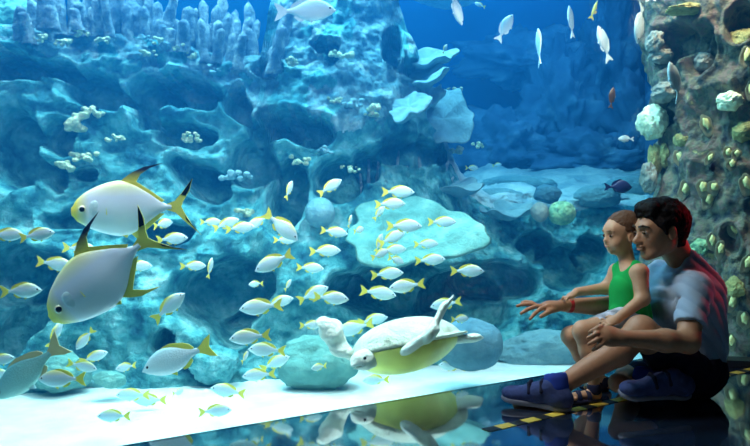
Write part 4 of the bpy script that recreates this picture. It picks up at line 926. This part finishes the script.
chain(c, [ksF, eF, wF], [.032, .027, .019]); hand(c, wF, W(571, 295.5, 3.06), [W(563, 299.5, 3.09), W(562, 300, 3.06), W(564, 301, 3.04), W(566, 301, 3.02)], W(572, 300, 3.03), (-.4, 0, 1), .62)
kn1, kn2 = W(583, 331, 2.93), W(571, 336, 3.08)
chain(c, [W(625, 322, 2.98), kn1], [.058, .041]); chain(c, [kn1, kn1 + (W(594, 385, 2.93) - kn1) * .35 + np.array([.008, 0, 0]), W(594, 387, 2.93)], [.040, .038, .024])
chain(c, [W(622, 322, 3.10), kn2], [.058, .041]); chain(c, [kn2, W(582, 355, 3.12), W(602, 381, 3.14)], [.040, .037, .024])
def barefoot(a, t_):
    a, t_ = np.array(a), np.array(t_); d = t_ - a; d /= np.linalg.norm(d); sd = np.cross((0, 0, 1), d)
    c.add(cone(a + np.array([0, 0, .012]), t_ - d * .03 + np.array([0, 0, .004]), .024, .017), .02)
    for i in range(5): q = t_ + sd * (.022 - .011 * i) - d * (.004 * i); c.add(cone(q - d * .030, q, .0095, .0078 if i else .0095), .004)
an1, to1 = W(596, 397, 2.93), W(566, 398, 2.91); barefoot(an1, to1)
an2, to2 = W(606, 388, 3.14), W(584, 386, 3.14); barefoot(an2, to2)
addto(kid, 'body', c, M_skin2)
face(kid, pK, Mk, ks, plain('fair_brow', (.30, .17, .10), .8), True)
h = Field(Kc - .15, Kc + .2, .0035)
h.add(ell(pK(-.027, 0, .047), np.array([.107, .088, .091]) * ks, Mk), 0).cut(pK(.056, 0, .072), Mk @ np.array([1, 0, -.75])).noise(.003, 60, 2, 5)
for y in (1, -1): h.sub(ell(pK(-.012, y * .09, -.012), np.array([.026, .02, .036]) * ks, Mk), .004)
h.cut(pK(-.05, 0, -.035), Mk @ np.array([0, 0, -1]))
addto(kid, 'hair', h, M_hair2)
v = Field((.95, 2.8, .28), (1.28, 3.3, .66), .004)
v.add(ell(KP, (.092, .100, .082)), 0).add(ell((KP + KC) / 2, (.080, .092, .10)), .04).add(ell(KC, (.076, .094, .085)), .04).add(cone(W(636, 268, 2.98), W(620, 268, 3.08), .034, .034), .03)
v.sub(cone(W(618, 262, 3.0), W(626, 252, 3.03), .044, .044), .006); v.sub(ell(ksN + np.array([.0, -.025, -.02]), (.036, .04, .055)), .006); v.sub(ell(ksF + np.array([-.0, .025, -.02]), (.036, .04, .055)), .006)
v.cut(W(630, 322, 3.0), (.1, 0, -1)); v.folds((.9, .2, .25), 75, .006, 2)
addto(kid, 'vest_top', v, M_tank)
p_ = Field((.85, 2.8, .2), (1.25, 3.3, .46), .0045)
p_.add(ell(KP - np.array([0, 0, .01]), (.090, .10, .075)), 0); a0 = W(625, 322, 2.98); p_.add(cone(a0, a0 + (kn1 - a0) * .5, .068, .056), .03); a0 = W(622, 322, 3.10); p_.add(cone(a0, a0 + (kn2 - a0) * .5, .068, .056), .03)
p_.noise(.003, 25, 2, 7)
addto(kid, 'shorts', p_, M_plaid)
def sandal(a, t_, ank):
    a, t_ = np.array(a), np.array(t_); d = t_ - a; L_ = np.linalg.norm(d); d /= L_; sd = np.cross((0, 0, 1), d)
    lo, hi = np.minimum(a, t_) - .06, np.maximum(a, t_) + .10
    z0 = .003
    B = Field(lo, hi, .003); m_ = (a + t_) / 2; m_[2] = z0 + .008; Mx = np.stack([d, sd, (0, 0, 1)], 1)
    B.add(ell(m_, (L_ / 2 + .022, .034, .016), Mx), 0).cut((m_[0], m_[1], z0 + .014), (0, 0, 1)).cut((m_[0], m_[1], z0), (0, 0, -1))
    o = addto(kid, 'sandal', B, M_strap)
    for x in (.30, .62):
        Q = Field(lo, hi, .003); cc = a + d * L_ * x; cc[2] = .022; Q.add(cone(cc - d * .010, cc + d * .010, .031, .030), 0).sub(cone(cc - d * .04, cc + d * .04, .024, .023), .002).cut((cc[0], cc[1], .010), (0, 0, -1)).cut(cc - d * .010, -d).cut(cc + d * .010, d); addto(kid, 'strap', Q, M_strap, o)
    Q = Field(lo, np.maximum(hi, ank + .05), .003); cc = np.array(ank); Q.add(cone(cc + [0, 0, -.002], cc + [0, 0, .014], .030, .029), 0).sub(cone(cc - [0, 0, .03], cc + [0, 0, .05], .024, .023), .002); addto(kid, 'strap', Q, M_strap, o)
sandal((an1[0], an1[1], .0), (to1[0], to1[1], 0), W(594, 390, 2.93)); sandal((an2[0], an2[1], 0), (to2[0], to2[1], 0), W(603, 383, 3.14))
